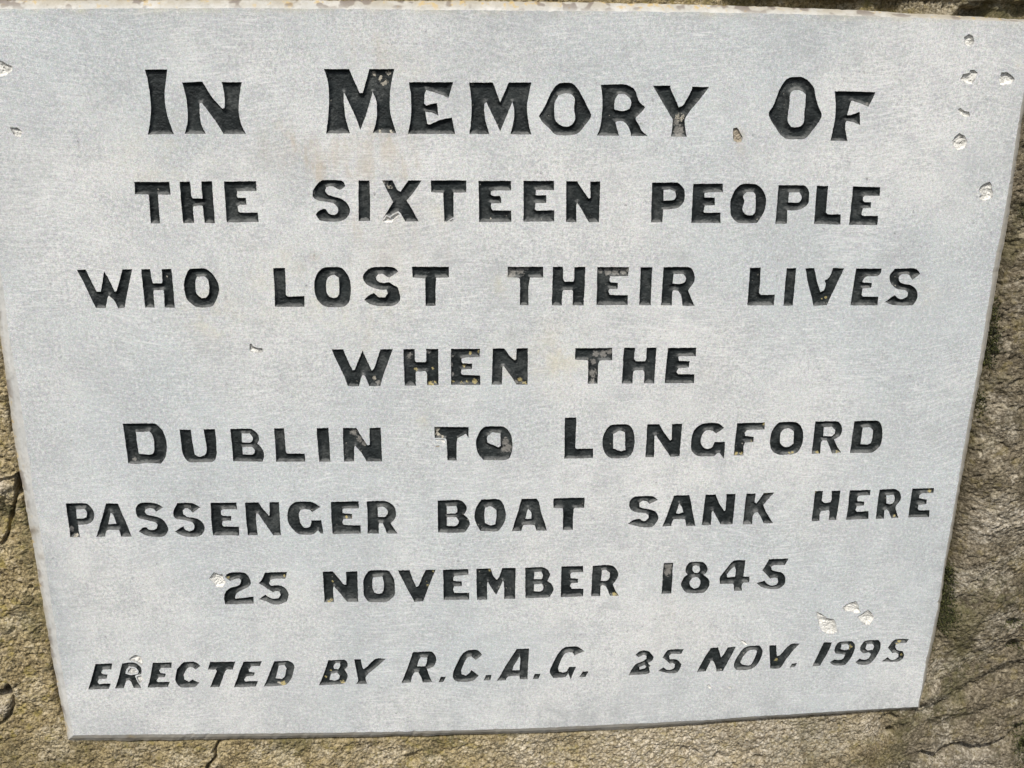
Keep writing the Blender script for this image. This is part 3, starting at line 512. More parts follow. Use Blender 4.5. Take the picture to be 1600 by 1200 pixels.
# ------------------------------------------------------------------ geometry tools
def inside(pts, loops):
    pts = np.asarray(pts, float); cnt = np.zeros(len(pts), int)
    for lp in loops:
        a = np.asarray(lp, float); b = np.roll(a, -1, 0)
        lo, hi = a.min(0), a.max(0)
        sel = np.where((pts[:, 0] >= lo[0]) & (pts[:, 0] <= hi[0]) & (pts[:, 1] >= lo[1]) & (pts[:, 1] <= hi[1]))[0]
        if not len(sel): continue
        p = pts[sel]
        y = p[:, 1:2]; x = p[:, 0:1]
        c = (a[None, :, 1] > y) != (b[None, :, 1] > y)
        with np.errstate(divide='ignore', invalid='ignore'):
            xi = (b[None, :, 0] - a[None, :, 0]) * (y - a[None, :, 1]) / (b[None, :, 1] - a[None, :, 1]) + a[None, :, 0]
        cnt[sel] += (c & (x < xi)).sum(1)
    return cnt % 2 == 1
def dist_loops(pts, loops, closed=True):
    pts = np.asarray(pts, float); best = np.full(len(pts), 1e9)
    for lp in loops:
        a = np.asarray(lp, float)
        b = np.roll(a, -1, 0) if closed else a[1:]
        if not closed: a = a[:-1]
        for s in range(0, len(pts), 4000):
            p = pts[s:s + 4000, None, :]
            ab = (b - a)[None]; t = ((p - a[None]) * ab).sum(-1) / np.maximum((ab ** 2).sum(-1), 1e-18)
            q = a[None] + np.clip(t, 0, 1)[..., None] * ab
            best[s:s + 4000] = np.minimum(best[s:s + 4000], np.sqrt(((p - q) ** 2).sum(-1)).min(1))
    return best
def smooth_outline(P, step=1.3, jit=0.40, corner=48, seed=0.0):
    """photo-pixel polygon -> finely sampled outline: shallow bends are rounded, true corners stay, edges get the chisel's wobble"""
    P = [np.array(p, float) for p in P]; n = len(P); cor = []
    for i in range(n):
        a, b = P[i] - P[i - 1], P[(i + 1) % n] - P[i]
        ang = math.degrees(abs(math.atan2(a[0] * b[1] - a[1] * b[0], a @ b)))
        cor.append(ang > corner)
    out = []
    for i in range(n):
        p1, p2 = P[i], P[(i + 1) % n]
        p0 = p1 - (p2 - p1) if cor[i] else P[i - 1]
        p3 = p2 + (p2 - p1) if cor[(i + 1) % n] else P[(i + 2) % n]
        L = np.linalg.norm(p2 - p1); k = max(1, int(round(L / step)))
        # tangents limited to the segment so a short neighbour cannot overshoot
        m1 = (p2 - p0) / 2; m2 = (p3 - p1) / 2
        for m in (m1, m2):
            l = np.linalg.norm(m)
            if l > L: m *= L / l
        for j in range(k):
            t = j / k
            h = (2 * t**3 - 3 * t**2 + 1) * p1 + (t**3 - 2 * t**2 + t) * m1 + (-2 * t**3 + 3 * t**2) * p2 + (t**3 - t**2) * m2
            v = Vector((h[0] * 0.33, h[1] * 0.33, seed)); w = Vector((h[0] * 0.09, h[1] * 0.09, seed + 9))
            out.append((h[0] + jit * noise.noise(v) + 0.9 * jit * noise.noise(w), h[1] + jit * noise.noise(v + Vector((31, 7, 3))) + 0.9 * jit * noise.noise(w + Vector((11, 5, 3)))))
    return out
def parse(s, ox, oy, sc):
    loops = []
    for part in s.split('/'):
        loops.append([(ox + float(q.split(',')[0]) / sc, oy + float(q.split(',')[1]) / sc) for q in part.split()])
    return loops
def to_plane(loop, y=0.0): return [plane_pt(p[0], p[1], y) for p in loop]
def triangulate(loops, extra):
    """fill the inside (even-odd) of the loops, with extra points, keeping the outlines"""
    V, E = [], []
    for lp in loops:
        s = len(V); n = len(lp); V += [Vector(p) for p in lp]; E += [(s + i, s + (i + 1) % n) for i in range(n)]
    V += [Vector(p) for p in extra]
    r = delaunay_2d_cdt(V, E, [], 0, 1e-7)
    P = np.array([tuple(v) for v in r[0]]); T = np.array(r[2])
    keep = inside(P[T].mean(1), loops)
    T = T[keep]
    # wind so that the normal looks towards -Y:  (x, z) counter-clockwise seen from the front
    a, b, c = P[T[:, 0]], P[T[:, 1]], P[T[:, 2]]
    neg = ((b[:, 0] - a[:, 0]) * (c[:, 1] - a[:, 1]) - (b[:, 1] - a[:, 1]) * (c[:, 0] - a[:, 0])) < 0
    T[neg] = T[neg][:, ::-1]
    used = np.unique(T); m = np.full(len(P), -1); m[used] = np.arange(len(used))
    return P[used], m[T]
def hexpts(loops, step, dmin):
    A = np.concatenate([np.array(l) for l in loops]); lo, hi = A.min(0), A.max(0)
    xs = np.arange(lo[0], hi[0], step); ys = np.arange(lo[1], hi[1], step * 0.866)
    g = np.array([(x + (0.5 * step if j % 2 else 0), y) for j, y in enumerate(ys) for x in xs])
    g += np.random.uniform(-0.15, 0.15, g.shape) * step
    g = g[inside(g, loops)]
    return g[dist_loops(g, loops) > dmin] if len(g) else g
def color_attr(o, name, cols):
    a = o.data.color_attributes.new(name, 'FLOAT_COLOR', 'POINT')
    c = np.ones((len(cols), 4), np.float32); c[:, :3] = cols; a.data.foreach_set('color', c.ravel())
def sstep(a, b, x):
    t = np.clip((np.asarray(x, float) - a) / (b - a), 0, 1); return t * t * (3 - 2 * t)
def blobs(px, py, lst):
    r = np.zeros(len(px))
    for x, y, s, k in lst: r = np.maximum(r, k * np.exp(-((px - x) ** 2 + (py - y) ** 2) / (s * s)))
    return r

# ------------------------------------------------------------------ the plaque
FACE_EDGE = dict(
 top=[(-74,15),(0,14),(400,12.5),(800,16.5),(1000,18),(1200,21),(1350,25),(1500,31),(1619,35)],
 right=[(1619,35),(1593.5,179),(1583.6,245),(1572,320),(1554.5,410),(1529,570),(1510,675),(1496,760),(1475,880),(1464.5,952),(1448,1030),(1434.5,1104)],
 bottom=[(1434.5,1104),(1300,1112),(1200,1118),(1100,1125),(1000,1130),(900,1134.7),(800,1139),(600,1143.7),(400,1146),(200,1147.7),(115,1149)],
 left=[(115,1149),(89,1000),(68,860),(51,760),(40,680),(28,600),(13,520),(4,440),(-30,250),(-74,15)])
OUTER_EDGE = dict(
 top=[(-86,1),(0,0.5),(400,0),(800,2),(1000,5),(1200,10.5),(1350,16),(1500,25),(1626,32)],
 right=[(1626,32),(1599,179),(1589,245),(1579,320),(1563,410),(1535,570),(1516,675),(1500.5,760),(1479,880),(1469,952),(1452.5,1030),(1437,1106)],
 bottom=[(1437,1106),(1300,1116),(1200,1123),(1100,1130),(1000,1137.5),(900,1142.5),(800,1146),(600,1150.5),(400,1154),(200,1157.5),(106,1156)],
 left=[(106,1156),(76,1000),(53,860),(35,760),(21.5,680),(10.7,600),(0,520),(-12,440),(-44,250),(-86,1)])
RIM_Y = 0.005
def sample_edge(pl, n):
    pl = np.array(pl, float); s = np.concatenate([[0], np.cumsum(np.linalg.norm(np.diff(pl, axis=0), axis=1))])
    t = np.linspace(0, s[-1], n + 1)[:-1]
    return np.stack([np.interp(t, s, pl[:, 0]), np.interp(t, s, pl[:, 1])], 1)
NS = dict(top=420, right=280, bottom=340, left=290)
face_px = np.concatenate([sample_edge(FACE_EDGE[k], NS[k]) for k in ('top', 'right', 'bottom', 'left')])
outer_px = np.concatenate([sample_edge(OUTER_EDGE[k], NS[k]) for k in ('top', 'right', 'bottom', 'left')])
for arr, am, sd in ((face_px, 0.75, 1.0), (outer_px, 1.2, 5.0)):
    for i, p in enumerate(arr):
        v = Vector((p[0] * 0.11, p[1] * 0.11, sd)); w = Vector((p[0] * 0.02, p[1] * 0.02, sd + 3))
        arr[i] += am * np.array([noise.noise(v) + noise.noise(w), noise.noise(v + Vector((9, 2, 1))) + noise.noise(w + Vector((9, 2, 1)))])
cen = np.array([770.0, 590.0])
for i, p in enumerate(face_px):
    v = noise.noise(Vector((p[0] * 0.075, p[1] * 0.075, 21.0))) + 0.5 * noise.noise(Vector((p[0] * 0.25, p[1] * 0.25, 23.0)))
    face_px[i] += (cen - p) / np.linalg.norm(cen - p) * max(0.0, v - 0.34) * (2.5 if p[1] > 1090 else 4.0)
    outer_px[i] += (cen - p) / np.linalg.norm(cen - p) * max(0.0, v - 0.50) * (1.5 if p[1] > 1090 else 3.0)
face_loop = to_plane(face_px); outer_loop = to_plane(outer_px, RIM_Y)

pc = plane_pt(800, 1130)
plaque = empty('memorial_plaque', (0, 0, pc[1]))
tag(plaque, 'pale grey limestone memorial plaque with black carved lettering set in the rough stone wall', 'plaque')

letter_loops = []
def carve(name, loops, depth, wall, mat, parent, wear, rough=0.00016, step=0.00046):
    """a sunk letter: the mesh of its floor and sloping walls, from the rim on the face down to the floor"""
    P, T = triangulate(loops, hexpts(loops, step, step * 0.55))
    d = dist_loops(P, loops)
    wv = np.array([1 + 0.75 * noise.noise(Vector((p[0] * 130, p[1] * 130, 7))) for p in P]); t = np.clip(d / (wall * wv), 0, 1)
    depth *= 1 + 0.45 * noise.noise(Vector((P[0][0] * 60, P[0][1] * 60, 2)))
    z = depth * (1 - (1 - t) ** 2.1)
    y = z.copy()
    for i, p in enumerate(P):
        if d[i] > 1e-6:
            v = Vector((p[0] * 900, p[1] * 900, 3)); y[i] += min(1, d[i] / 0.0008) * rough * (noise.noise(v) + 1.2 * noise.noise(v * 0.3))
    V = np.stack([P[:, 0], y, P[:, 1]], 1)
    o = mesh_obj(name, V.tolist(), T.tolist(), mat, parent)
    px, py = to_px(P[:, 0], y, P[:, 1])
    w = np.zeros((len(P), 3))
    for x, yy, r, k in wear:
        w[:, 'gyc'.index(k)] = np.maximum(w[:, 'gyc'.index(k)], 0.82 * np.clip(1.22 - 0.9 * np.hypot(px - x, py - yy) / (r * {'g': 1.0, 'y': 0.78, 'c': 0.85}[k]), 0, 1))
    color_attr(o, 'wear', w)
    return o
def join(objs, name):
    """several carved letters -> one mesh for the word"""
    V, Fc, W = [], [], []
    for o in objs:
        s = len(V); me = o.data
        V += [tuple(v.co) for v in me.vertices]; Fc += [tuple(s + i for i in p.vertices) for p in me.polygons]
        a = np.zeros(len(me.vertices) * 4, np.float32); me.color_attributes['wear'].data.foreach_get('color', a); W.append(a.reshape(-1, 4)[:, :3])
    par, mat, loc = objs[0].parent, objs[0].data.materials[0], objs[0].location.copy()
    me = bpy.data.meshes.new(name); me.from_pydata(V, [], Fc); me.update(); me.materials.append(mat)
    w = bpy.data.objects.new(name, me); COL.objects.link(w); w.parent = par; w.location = loc
    color_attr(w, 'wear', np.concatenate(W))
    for o in objs:
        m = o.data; bpy.data.objects.remove(o); bpy.data.meshes.remove(m)
    return w

LINE_DEPTH = [0.0021, 0.0021, 0.0020, 0.0019, 0.0019, 0.0019, 0.0018, 0.0017]
LINE_WALL = [0.0025, 0.0026, 0.0025, 0.0025, 0.0025, 0.0025, 0.0023, 0.0021]
seed = 0
for li, (text, sc, words) in enumerate(INSCRIPTION):
    line = None
    for wtext, views in words:
        objs = []
        for ox, oy, letters in views:
            for s in letters:
                seed += 1.7
                loops_px = [smooth_outline(l, seed=seed) for l in parse(s, ox, oy, sc)]
                loops = [to_plane(l) for l in loops_px]
                letter_loops += loops
                if line is None:
                    line = empty('inscription_line', (0, 0, loops[0][0][1] - pc[1]), plaque)
                    tag(line, 'carved line reading ' + text)
                pxs = np.array(loops_px[0]); c = pxs.mean(0); R = np.abs(pxs - c).max() + 14
                wear = [w for w in WEAR if abs(w[0] - c[0]) < R and abs(w[1] - c[1]) < R]
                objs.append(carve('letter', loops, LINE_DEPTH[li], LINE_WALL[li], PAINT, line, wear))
        w = join(objs, 'word') if len(objs) > 1 else objs[0]
        w.name = 'word'; tag(w, 'carved black word ' + wtext)
for ox, oy, sc, s, kind in CHIPS:
    seed += 1.7
    lp_px = smooth_outline(parse(s, ox, oy, sc)[0], step=0.9, jit=0.45, corner=25, seed=seed)
    lp = [to_plane(lp_px)]; letter_loops += lp
    A = np.array(lp[0]); size = min(np.ptp(A[:, 0]), np.ptp(A[:, 1]))
    P, T = triangulate(lp, hexpts(lp, 0.00030, 0.00015))
    d = dist_loops(P, lp); dep = min(0.0021, 0.28 * size)
    y = np.zeros(len(P))
    for i, p in enumerate(P):
        v = Vector((p[0] * 420, p[1] * 420, seed)); f = noise.cell(v * 1.3) if False else noise.noise(v)
        q = noise.noise(Vector((p[0] * 260, p[1] * 260, seed + 4))); t = min(1, d[i] / (0.16 * size * (1 + 0.9 * q))); t = 1 - (1 - t) ** 1.4
        y[i] = dep * t * (0.8 + 0.35 * f + 0.26 * noise.noise(v * 2.3) + 0.12 * noise.noise(v * 5.1)) if d[i] > 1e-6 else 0
        y[i] = max(y[i], 0.0)
    o = mesh_obj('chip', np.stack([P[:, 0], y, P[:, 1]], 1).tolist(), T.tolist(), CHIP, plaque, True)
    w = np.zeros((len(P), 3)); 
    if kind == 'b': w[:, 0] = 1
    w[:, 2] = np.clip(0.70 - d / 0.0015, 0, 1)  # darker towards the pit edge: grey stone plus inner shade painted in
    if kind == 'g': w[:, 2] += 0.25
    color_attr(o, 'wear', w)

# front face with the letters cut out, sawn rim and back in one mesh
A = np.array(face_loop); lo, hi = A.min(0), A.max(0)
gx, gz = np.meshgrid(np.arange(lo[0], hi[0], 0.0026), np.arange(lo[1], hi[1], 0.0026)); g = np.stack([gx.ravel(), gz.ravel()], 1)
g += np.random.uniform(-0.0006, 0.0006, g.shape)
g = g[inside(g, [face_loop])]; g = g[inside(g, letter_loops) == False]
g = g[dist_loops(g, [face_loop]) > 0.0015]
near = np.ones(len(g), bool)
for lp in letter_loops:
    a = np.array(lp); l, h = a.min(0) - 0.0015, a.max(0) + 0.0015
    s = np.where((g[:, 0] > l[0]) & (g[:, 0] < h[0]) & (g[:, 1] > l[1]) & (g[:, 1] < h[1]))[0]
    if len(s): near[s[dist_loops(g[s], [lp]) < 0.001]] = False
P, T = triangulate([face_loop] + letter_loops, g[near])
V = [(p[0], 0.0, p[1]) for p in P]; Fc = [tuple(t) for t in T]; MI = [0] * len(Fc)
n = len(face_loop); s0 = len(V)
V += [(p[0], 0.0, p[1]) for p in face_loop]
mid = [((a[0] * 0.55 + b[0] * 0.45), RIM_Y * 0.36, (a[1] * 0.55 + b[1] * 0.45)) for a, b in zip(face_loop, outer_loop)]
V += mid; V += [(p[0], RIM_Y, p[1]) for p in outer_loop]; V += [(p[0], 0.034, p[1]) for p in outer_loop]
for r in range(3):
    a, b = s0 + r * n, s0 + (r + 1) * n
    for i in range(n):
        j = (i + 1) % n
        Fc.append((a + i, a + j, b + j, b + i)); MI.append(1)
Fc.append(tuple(s0 + 3 * n + i for i in range(n))); MI.append(1)
slab = mesh_obj('slab', V, Fc, [FACE, RIM], plaque)
slab.data.polygons.foreach_set('material_index', MI)
Va = np.array(V); px, py = to_px(Va[:, 0], Va[:, 1], Va[:, 2])
st = np.zeros((len(V), 3))
nf = s0
st[:nf, 0] = blobs(px[:nf], py[:nf], [(497,262,16,1),(480,235,22,.7),(515,245,26,.6),(545,230,20,.6),(575,262,24,.7),(600,235,26,.7),(625,262,14,.9),(590,205,14,.9),(640,215,14,.5),(552,352,10,.7),(560,365,14,.5),(600,400,40,.35),(620,330,40,.35),(490,402,6,1),(448,398,6,.8),(440,230,40,.4),(590,130,14,.5),(600,80,18,.35),(560,60,30,.2),(1155,210,9,.7),(1030,1010,40,.15),(1060,960,60,.12)])
st[:nf, 1] = blobs(px[:nf], py[:nf], [(330,492,40,.8),(600,470,40,.7),(870,560,45,.8),(1450,462,14,.9),(790,445,16,1),(790,565,30,.7),(430,440,50,.5),(560,525,25,.6),(250,250,60,.4),(520,470,40,.6),(1595,100,8,1),(665,655,14,.8),(840,560,30,.6),(690,330,20,.4),(560,520,20,.6),(640,110,30,.3),(880,560,30,.5),(1100,575,12,.5),(505,1175,9,.5)])
st[:nf, 1] = np.maximum(st[:nf, 1], 0)
st[:nf, 2] = blobs(px[:nf], py[:nf], [(1462,962,13,1),(1452,985,14,.8),(1458,940,8,.7),(870,1128,34,.9),(920,1124,30,.8),(960,1116,24,.6),(700,1135,34,.6),(660,1138,30,.5),(800,524,16,.5),(690,408,18,.7),(1063,405,16,.7),(138,1142,14,.7),(1066,437,6,1),(1057,462,6,.8),(1048,303,6,1),(967,682,5,.9),(805,180,6,.7),(760,170,5,.7),(823,140,8,.5),(945,640,10,.5),(1330,30,40,.5),(890,170,6,.4),(780,415,14,.5),(1380,1098,40,.6),(1200,1112,30,.5),(800,470,40,.3),(180,130,60,.35),(360,60,60,.3),(450,590,40,.2),(1530,640,20,.3),(330,180,30,.2)])
fp = np.stack([px[:nf], py[:nf]], 1)
for pl, wd, kk in (([(436,196),(470,235),(499,280)], 6, 1), ([(484,222),(497,262),(503,280)], 5, .9), ([(522,218),(536,250),(548,278)], 5, .65), ([(608,212),(622,246),(626,278)], 5, 1), ([(572,226),(590,264)], 6, .6), ([(625,250),(632,276)], 4, .8), ([(555,335),(558,372),(552,410)], 5, .5), ([(642,220),(652,260)], 7, .4), ([(590,60),(600,104)], 12, .4), ([(545,50),(552,100)], 10, .3), ([(1150,205),(1158,240)], 5, .4), ([(690,330),(700,400)], 8, .3), ([(640,350),(655,420)], 10, .3)):
    st[:nf, 0] = np.maximum(st[:nf, 0], kk * np.exp(-(dist_loops(fp, [pl], False) / wd) ** 2))
yt = np.interp(px[:nf], [q[0] for q in FACE_EDGE['top']], [q[1] for q in FACE_EDGE['top']])
st[:nf, 1] = np.maximum(st[:nf, 1], 0.9 * np.exp(-((py[:nf] - yt) / 7) ** 2))
edge = dist_loops(P, [face_loop[::5]]) / 0.00042
mottle = np.array([0.5 + 0.9 * noise.noise(Vector((p[0] * 14, p[1] * 14, 3))) + 0.5 * noise.noise(Vector((p[0] * 40, p[1] * 40, 5))) for p in P])
st[:nf, 2] = np.maximum(st[:nf, 2], np.clip(mottle, 0, 1) * (0.34 * np.exp(-(edge / 110) ** 2) + 0.35 * np.exp(-(edge / 14) ** 2)))  # face gets greyer towards its edges, broken up by noise
st[:nf, 2] = np.maximum(st[:nf, 2], 0.55 * np.clip(mottle - 0.62, 0, 1))
k = np.arange(len(V)) >= s0
idx = (np.arange(len(V)) - s0) % n
b1, b2, b3 = NS['top'], NS['top'] + NS['right'], NS['top'] + NS['right'] + NS['bottom']
top_, right_, bot_, left_ = k & (idx < b1), k & (idx >= b1) & (idx < b2), k & (idx >= b2) & (idx < b3), k & (idx >= b3)
depthk = np.where(np.arange(len(V)) >= s0 + 2 * n, 1.0, np.where(np.arange(len(V)) >= s0 + n, 0.75, 0.35))
st[top_, 0] = (depthk * 0.95)[top_]
st[top_, 1] = (0.5 * sstep(1150, 1500, px))[top_]
st[right_, 1] = (depthk * (0.75 + 0.25 * sstep(500, 900, py)))[right_]; st[right_, 2] = 0.4
st[bot_, 2] = (0.25 + 0.75 * depthk)[bot_]; st[bot_, 0] = (blobs(px, py, [(205, 1152, 8, .8), (435, 1150, 10, .4), (760, 1143, 12, .3)]))[bot_]  # ground bounce on the bottom bevel painted in as a warm pale tone
st[left_, 0] = (0.85 * np.where(depthk == 1, 1, 0.12))[left_]; st[left_, 1] = (blobs(px, py, [(50, 830, 8, 1), (64, 870, 5, .7), (69, 950, 5, .7)]))[left_]
color_attr(slab, 'stain_bounce', st)

# ------------------------------------------------------------------ the wall round it
def grid_lines(lo, hi, fine, flo, fhi, coarse):
    return np.unique(np.concatenate([np.arange(flo, fhi, fine), -np.cumsum(np.linspace(fine, coarse, 30)) + flo, np.cumsum(np.linspace(fine, coarse, 30)) + fhi]))
cA = [plane_pt(*q) for q in ((-12, -12), (1612, -12), (-12, 1212), (1612, 1212))]
ulo, uhi = min(c[0] for c in cA), max(c[0] for c in cA); vlo, vhi = min(c[1] for c in cA), max(c[1] for c in cA)
FINE = 0.00046
U = grid_lines(0, 0, FINE, ulo, uhi, 0.008); W = grid_lines(0, 0, FINE, vlo, vhi, 0.008)
nu, nv = len(U), len(W)
gu, gv = np.meshgrid(U, W); pts = np.stack([gu.ravel(), gv.ravel()], 1)
coarse_loop = outer_loop[::6]
# points well inside the plaque are dropped first
corner = [np.array(plane_pt(*q)) for q in ((-60, 30), (1600, 50), (1420, 1085), (125, 1125))]
deep = np.ones(len(pts), bool)
for i in range(4):
    p, q = corner[i], corner[(i + 1) % 4]; e = q - p
    deep &= ((pts[:, 0] - p[0]) * e[1] - (pts[:, 1] - p[1]) * e[0]) > 0
cand = np.where(~deep)[0]
ins = deep.copy(); ins[cand] = inside(pts[cand], [coarse_loop])
dsl = np.full(len(pts), 1e9); sel = np.where((~ins))[0]
dsl[sel] = dist_loops(pts[sel], [coarse_loop])
rim_in = np.where(ins & ~deep)[0]; din = np.full(len(pts), 1.0); din[rim_in] = dist_loops(pts[rim_in], [coarse_loop])
keepv = (~ins) | (din < 0.004)
dsl = np.where(ins, 0, dsl)
px, py = to_px(pts[:, 0], np.full(len(pts), 0.005), pts[:, 1])
PP = np.stack([px, py], 1)
def crack(poly, w, prof=2.0):
    r = np.zeros(len(pts)); p = np.array(poly, float); lo, hi = p.min(0) - 4 * w, p.max(0) + 4 * w
    s = np.where(keepv & (px > lo[0]) & (px < hi[0]) & (py > lo[1]) & (py < hi[1]))[0]
    if len(s):
        q = PP[s].copy()
        for i in range(len(s)):
            v = Vector((q[i, 0] * 0.12, q[i, 1] * 0.12, 2)); q[i] += 2.2 * np.array([noise.noise(v), noise.noise(v + Vector((5, 5, 5)))])
        r[s] = np.exp(-(dist_loops(q, [poly], False) / w) ** prof)
    return r
def ell(x, y, rx, ry, p=4.0): return np.exp(-(((px - x) / rx) ** 2 + ((py - y) / ry) ** 2) ** (p / 2))
right = sstep(1385, 1470, px + 0.18 * (py - 900) * (py > 1100))
y = np.full(len(pts), 0.0052)
y += 0.024 * crack([(29, 745), (29, 769)], 5.5, 6) + 0.005 * crack([(25, 772), (22, 790), (14, 815), (12, 835), (4, 850)], 2.2) + 0.004 * crack([(-10, 755), (10, 750), (26, 744)], 2.0)
y -= 0.0025 * ell(2, 760, 18, 9) ; y += 0.003 * ell(8, 800, 14, 20)
y += 0.026 * ell(1, 1084, 14, 7, 6) + 0.018 * ell(13, 1079, 5, 9) + 0.004 * crack([(19, 1088), (20, 1106), (12, 1122), (0, 1134), (-12, 1142)], 2.4); y -= 0.003 * ell(4, 1106, 12, 12)
y += 0.007 * crack([(350, 1154), (341, 1163), (334, 1174), (337, 1185), (326, 1196), (320, 1215)], 1.9) + 0.002 * crack([(557, 1150), (570, 1166), (588, 1177)], 1.2)
y += 0.0035 * ell(1392, 1137, 20, 19) + 0.008 * ell(1391, 1143, 5, 5) + 0.004 * crack([(1376, 1126), (1388, 1118), (1402, 1122)], 2.5)
y += 0.003 * ell(645, 1187, 12, 8) + 0.003 * ell(1085, 1182, 9, 9) + 0.003 * ell(1070, 1175, 6, 6) + 0.0035 * ell(1185, 1186, 10, 6) + 0.003 * ell(1125, 1185, 8, 7)
GAP = [(1418, 1182), (1440, 1178), (1462, 1184), (1478, 1171), (1500, 1166), (1522, 1171), (1548, 1168), (1572, 1156), (1592, 1138), (1640, 1120)]
y += 0.009 * crack(GAP[1:], 5.0) + 0.008 * ell(1598, 1195, 14, 45)
y += 0.0026 * crack([(1440, 1112), (1480, 1101), (1515, 1080), (1550, 1058), (1610, 1036)], 11) - 0.003 * crack([(1440, 1090), (1490, 1078), (1530, 1055), (1600, 1018)], 12)
y += 0.003 * crack([(1460, 1135), (1520, 1118), (1570, 1098), (1610, 1086)], 9)
y += 0.005 * ell(1583, 1008, 10, 9) + 0.003 * ell(1576, 968, 12, 7) + 0.003 * ell(1500, 940, 10, 10)
# joint beside the right edge, then the stone swells forward
gro = right * sstep(260, 420, py) * (1 - sstep(985, 1040, py))
dpx = dsl / 0.00042
fade = sstep(0, 30, dpx)
big = np.zeros(len(pts)); gr = np.zeros(len(pts))
kv = np.where(keepv)[0]
ca, sa = math.cos(0.6), math.sin(0.6)
for i in kv:
    u, v = pts[i]
    infr = -20 < px[i] < 1620 and -20 < py[i] < 1220
    b = noise.noise(Vector((u * 16, v * 16, 1.0))) + 0.6 * noise.noise(Vector((u * 42, v * 42, 4.0)))
    big[i] = b
    if infr:
        r = right[i]
        a1 = (u * ca + v * sa) * (1 - 0.22 * r); a2 = (-u * sa + v * ca)
        g1 = noise.noise(Vector((a1 * 200, a2 * 200, 2.0))); g2 = noise.noise(Vector((a1 * 430, a2 * 430, 6.0))); g3 = noise.noise(Vector((u * 820, v * 820, 8.0)))
        g4 = noise.noise(Vector((a1 * 85, a2 * 85, 3.0)))
        pit = max(0.0, g1 * 0.6 + g2 * 0.7 - 0.30)
        gr[i] = 0.0010 * g4 + 0.0011 * g1 + 0.0008 * g2 + 0.0006 * g3 + 0.0030 * pit
y += big * (0.0028 + 0.0022 * right) * fade + gr * (0.35 + 0.65 * sstep(0, 12, dpx))
y += gro * ((0.010 + 0.012 * np.exp(-((py - 935) / 45) ** 2)) * np.exp(-(dpx / 15) ** 2) * (0.5 + 0.9 * np.clip(big + 0.5, 0, 1)) - 0.0045 * sstep(14, 60, dpx))
# along the top the bed joint opens towards the right under the stone above
botleft = (py > 200) & (px < 1400)
y += np.where(botleft, 0.0075 * np.exp(-(dpx / 4.5) ** 2) * np.clip(0.35 + 1.3 * big, 0, 1), 0)
topz = sstep(60, 20, py) * (px > -30)
ytop = np.interp(px, [-100, 0, 900, 1100, 1300, 1640], [-14, -13, -11, -8, -4, 4])
above = py < ytop
y += np.where(py < 45, sstep(ytop - 2, ytop + 3, py) * (0.002 + 0.007 * sstep(880, 1350, px) * sstep(0.15, -0.3, big)) * topz, 0)
y -= np.where(above, 0.0015 * sstep(0, 14, ytop - py), 0)
y -= 0.004 * ell(1522, 6, 18, 7) * 2.2
gapline = np.array(GAP); low = (px > 1420) & (py > np.interp(px, gapline[:, 0], gapline[:, 1]))
y -= np.where(low, 0.004 * sstep(0, 20, py - np.interp(px, gapline[:, 0], gapline[:, 1])), 0)
tint = np.zeros((len(pts), 3))
tint[:, 0] = np.maximum(right, 0.45 * sstep(1000, 1300, px) * (py > 1090)); tint[py < 60, 0] = 0.5 * sstep(1330, 1450, px[py < 60])
tint[:, 1] = blobs(px, py, [(1545, 812, 26, 1), (1525, 830, 20, .8), (1590, 800, 16, 1), (1505, 905, 20, .7), (1490, 925, 12, .6), (1300, 1128, 40, .5), (1360, 1135, 22, .8), (1000, 1172, 90, .75), (1100, 1165, 70, .8), (1200, 1150, 70, .8), (850, 1180, 60, .5), (1280, 1150, 40, .7), (3, 758, 14, .7), (4, 1106, 14, .8), (1520, 1190, 34, .8), (1470, 1195, 24, .6), (580, 1185, 30, .4), (200, 1178, 24, .35), (1560, 400, 14, .3), (1590, 480, 14, .3), (1535, 680, 3.5, 1.2), (1599, 683, 4, 1.2), (1517, 545, 3, .8), (1520, 8, 14, .7), (1565, 4, 10, .5)])
tint[:, 2] = np.maximum(blobs(px, py, [(1540, 520, 9, .6), (20, 1190, 36, .45), (90, 1180, 30, .35), (1595, 1170, 14, 1), (14, 800, 12, .7), (1580, 640, 14, .4), (130, 1170, 24, .5), (1578, 965, 8, .7), (1590, 320, 12, .5)]), np.where((py > 1100) & (px > 120) & (px < 1300), 0.8 * np.exp(-(dpx / 5) ** 2), 0))  # also a darker line along the plaque's lower edge
tint[:, 2] = np.maximum(tint[:, 2], np.where(py < 45, 0.7 * sstep(1200, 1450, px) * np.clip(0.7 - big, 0, 1) * np.clip(sstep(ytop - 10, ytop + 2, py), 0, 1), 0))
tint[:, 2] = np.maximum(tint[:, 2], gro * (0.5 + 0.5 * np.exp(-((py - 930) / 50) ** 2)) * np.exp(-(dpx / 17) ** 2))

ii = np.arange(nu * nv).reshape(nv, nu)
quads = np.stack([ii[:-1, :-1].ravel(), ii[:-1, 1:].ravel(), ii[1:, 1:].ravel(), ii[1:, :-1].ravel()], 1)
quads = quads[keepv[quads].all(1)]
region = np.where(above, 1, np.where(low, 2, 0))
qr = np.max(region[quads], 1)
stone_wall = empty('stone_wall', (0, 0.006, vlo - 0.1))
tag(stone_wall, 'rough lichen-speckled sandstone wall surrounding the grey plaque', 'wall', None, 'thing')
for r, lab in ((0, None), (1, 'brown mossy stone above the plaque'), (2, 'pale stone under the mossy crack at the lower corner')):
    q = quads[qr == r]; used = np.unique(q); m = np.full(len(pts), -1); m[used] = np.arange(len(used))
    o = mesh_obj('stone', np.stack([pts[used, 0], y[used], pts[used, 1]], 1).tolist(), m[q].tolist(), WALL, stone_wall, True)
    color_attr(o, 'tint', tint[used])
    if lab: o['label'] = lab

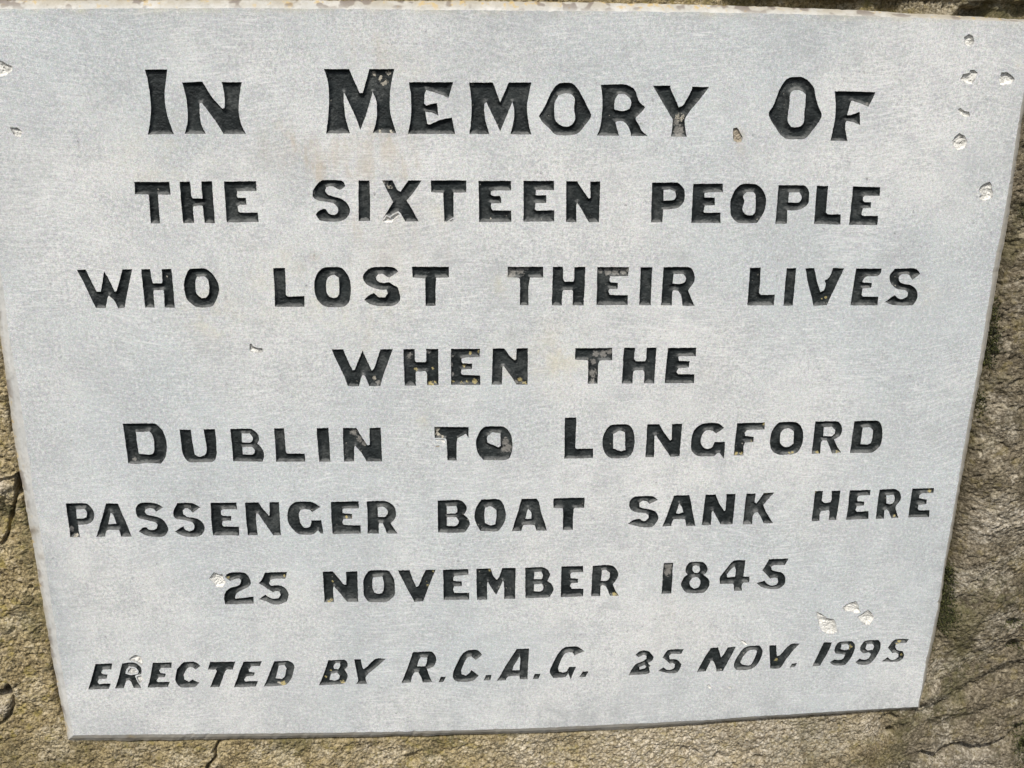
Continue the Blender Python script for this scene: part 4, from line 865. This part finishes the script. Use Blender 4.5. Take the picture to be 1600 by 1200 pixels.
# ------------------------------------------------------------------ moss in the joints
def moss_bed(spots, count):
    V, Fc, tone = [], [], []
    hz = {}
    for i in range(count):
        x, yy, rx, ry = random.choices(spots, [s[4] for s in spots])[0][:4]
        qx, qy = random.gauss(x, rx), random.gauss(yy, ry)
        u, v = plane_pt(qx, qy, 0.008)
        iu = min(max(np.searchsorted(U, u), 0), nu - 1); iv = min(max(np.searchsorted(W, v), 0), nv - 1); g = iv * nu + iu
        if not keepv[g] or ins[g]: continue
        base = Vector((u, y[g] + 0.0005, v))
        d = Vector((random.gauss(0, 0.55), -1, random.gauss(0.35, 0.5))).normalized()
        h = random.uniform(0.0008, 0.0024); wd = random.uniform(0.0003, 0.0006)
        side = d.cross(Vector((random.random() - .5, random.random() - .5, random.random() - .5))).normalized() * wd
        s2 = d.cross(side).normalized() * wd; s = len(V)
        bend = Vector((random.gauss(0, .3), 0, random.gauss(-.1, .3))) * h
        V += [base + side, base - side * .5 + s2 * .8, base - side * .5 - s2 * .8, base + d * h * .55 + bend * .3 + side * .9, base + d * h * .55 + bend * .3 - side * .9, base + d * h + bend]
        Fc += [(s, s + 1, s + 3), (s + 1, s + 2, s + 4), (s + 2, s, s + 3), (s + 1, s + 4, s + 3), (s + 2, s + 3, s + 4), (s + 3, s + 4, s + 5)]
        tn = random.random(); tone += [[tn * .5] * 3] * 3 + [[tn] * 3] * 3
    o = mesh_obj('moss', [tuple(v) for v in V], Fc, MOSS)
    color_attr(o, 'tone', tone)
    return o
mo = moss_bed([(1481, 905, 4, 12, 1.2), (1478, 935, 5, 12, 1.5), (1480, 955, 6, 10, 1.6), (1473, 972, 4, 10, 1.0), (1483, 895, 4, 6, .8), (1553, 520, 4, 14, .9), (1545, 560, 4, 12, .9), (1551, 540, 5, 8, .6), (1533, 630, 4, 10, .5), (1556, 480, 3, 14, .4), (1596, 330, 4, 12, .3), (1589, 1150, 9, 12, 1.0), (1597, 1170, 6, 14, 1.0), (1576, 968, 7, 4, .35), (1583, 1008, 6, 4, .3), (1462, 1180, 6, 3, .15), (1455, 1015, 3, 14, .3)], 4200)
tag(mo, 'dark green moss growing in the joint beside the plaque', 'moss', None, 'stuff')
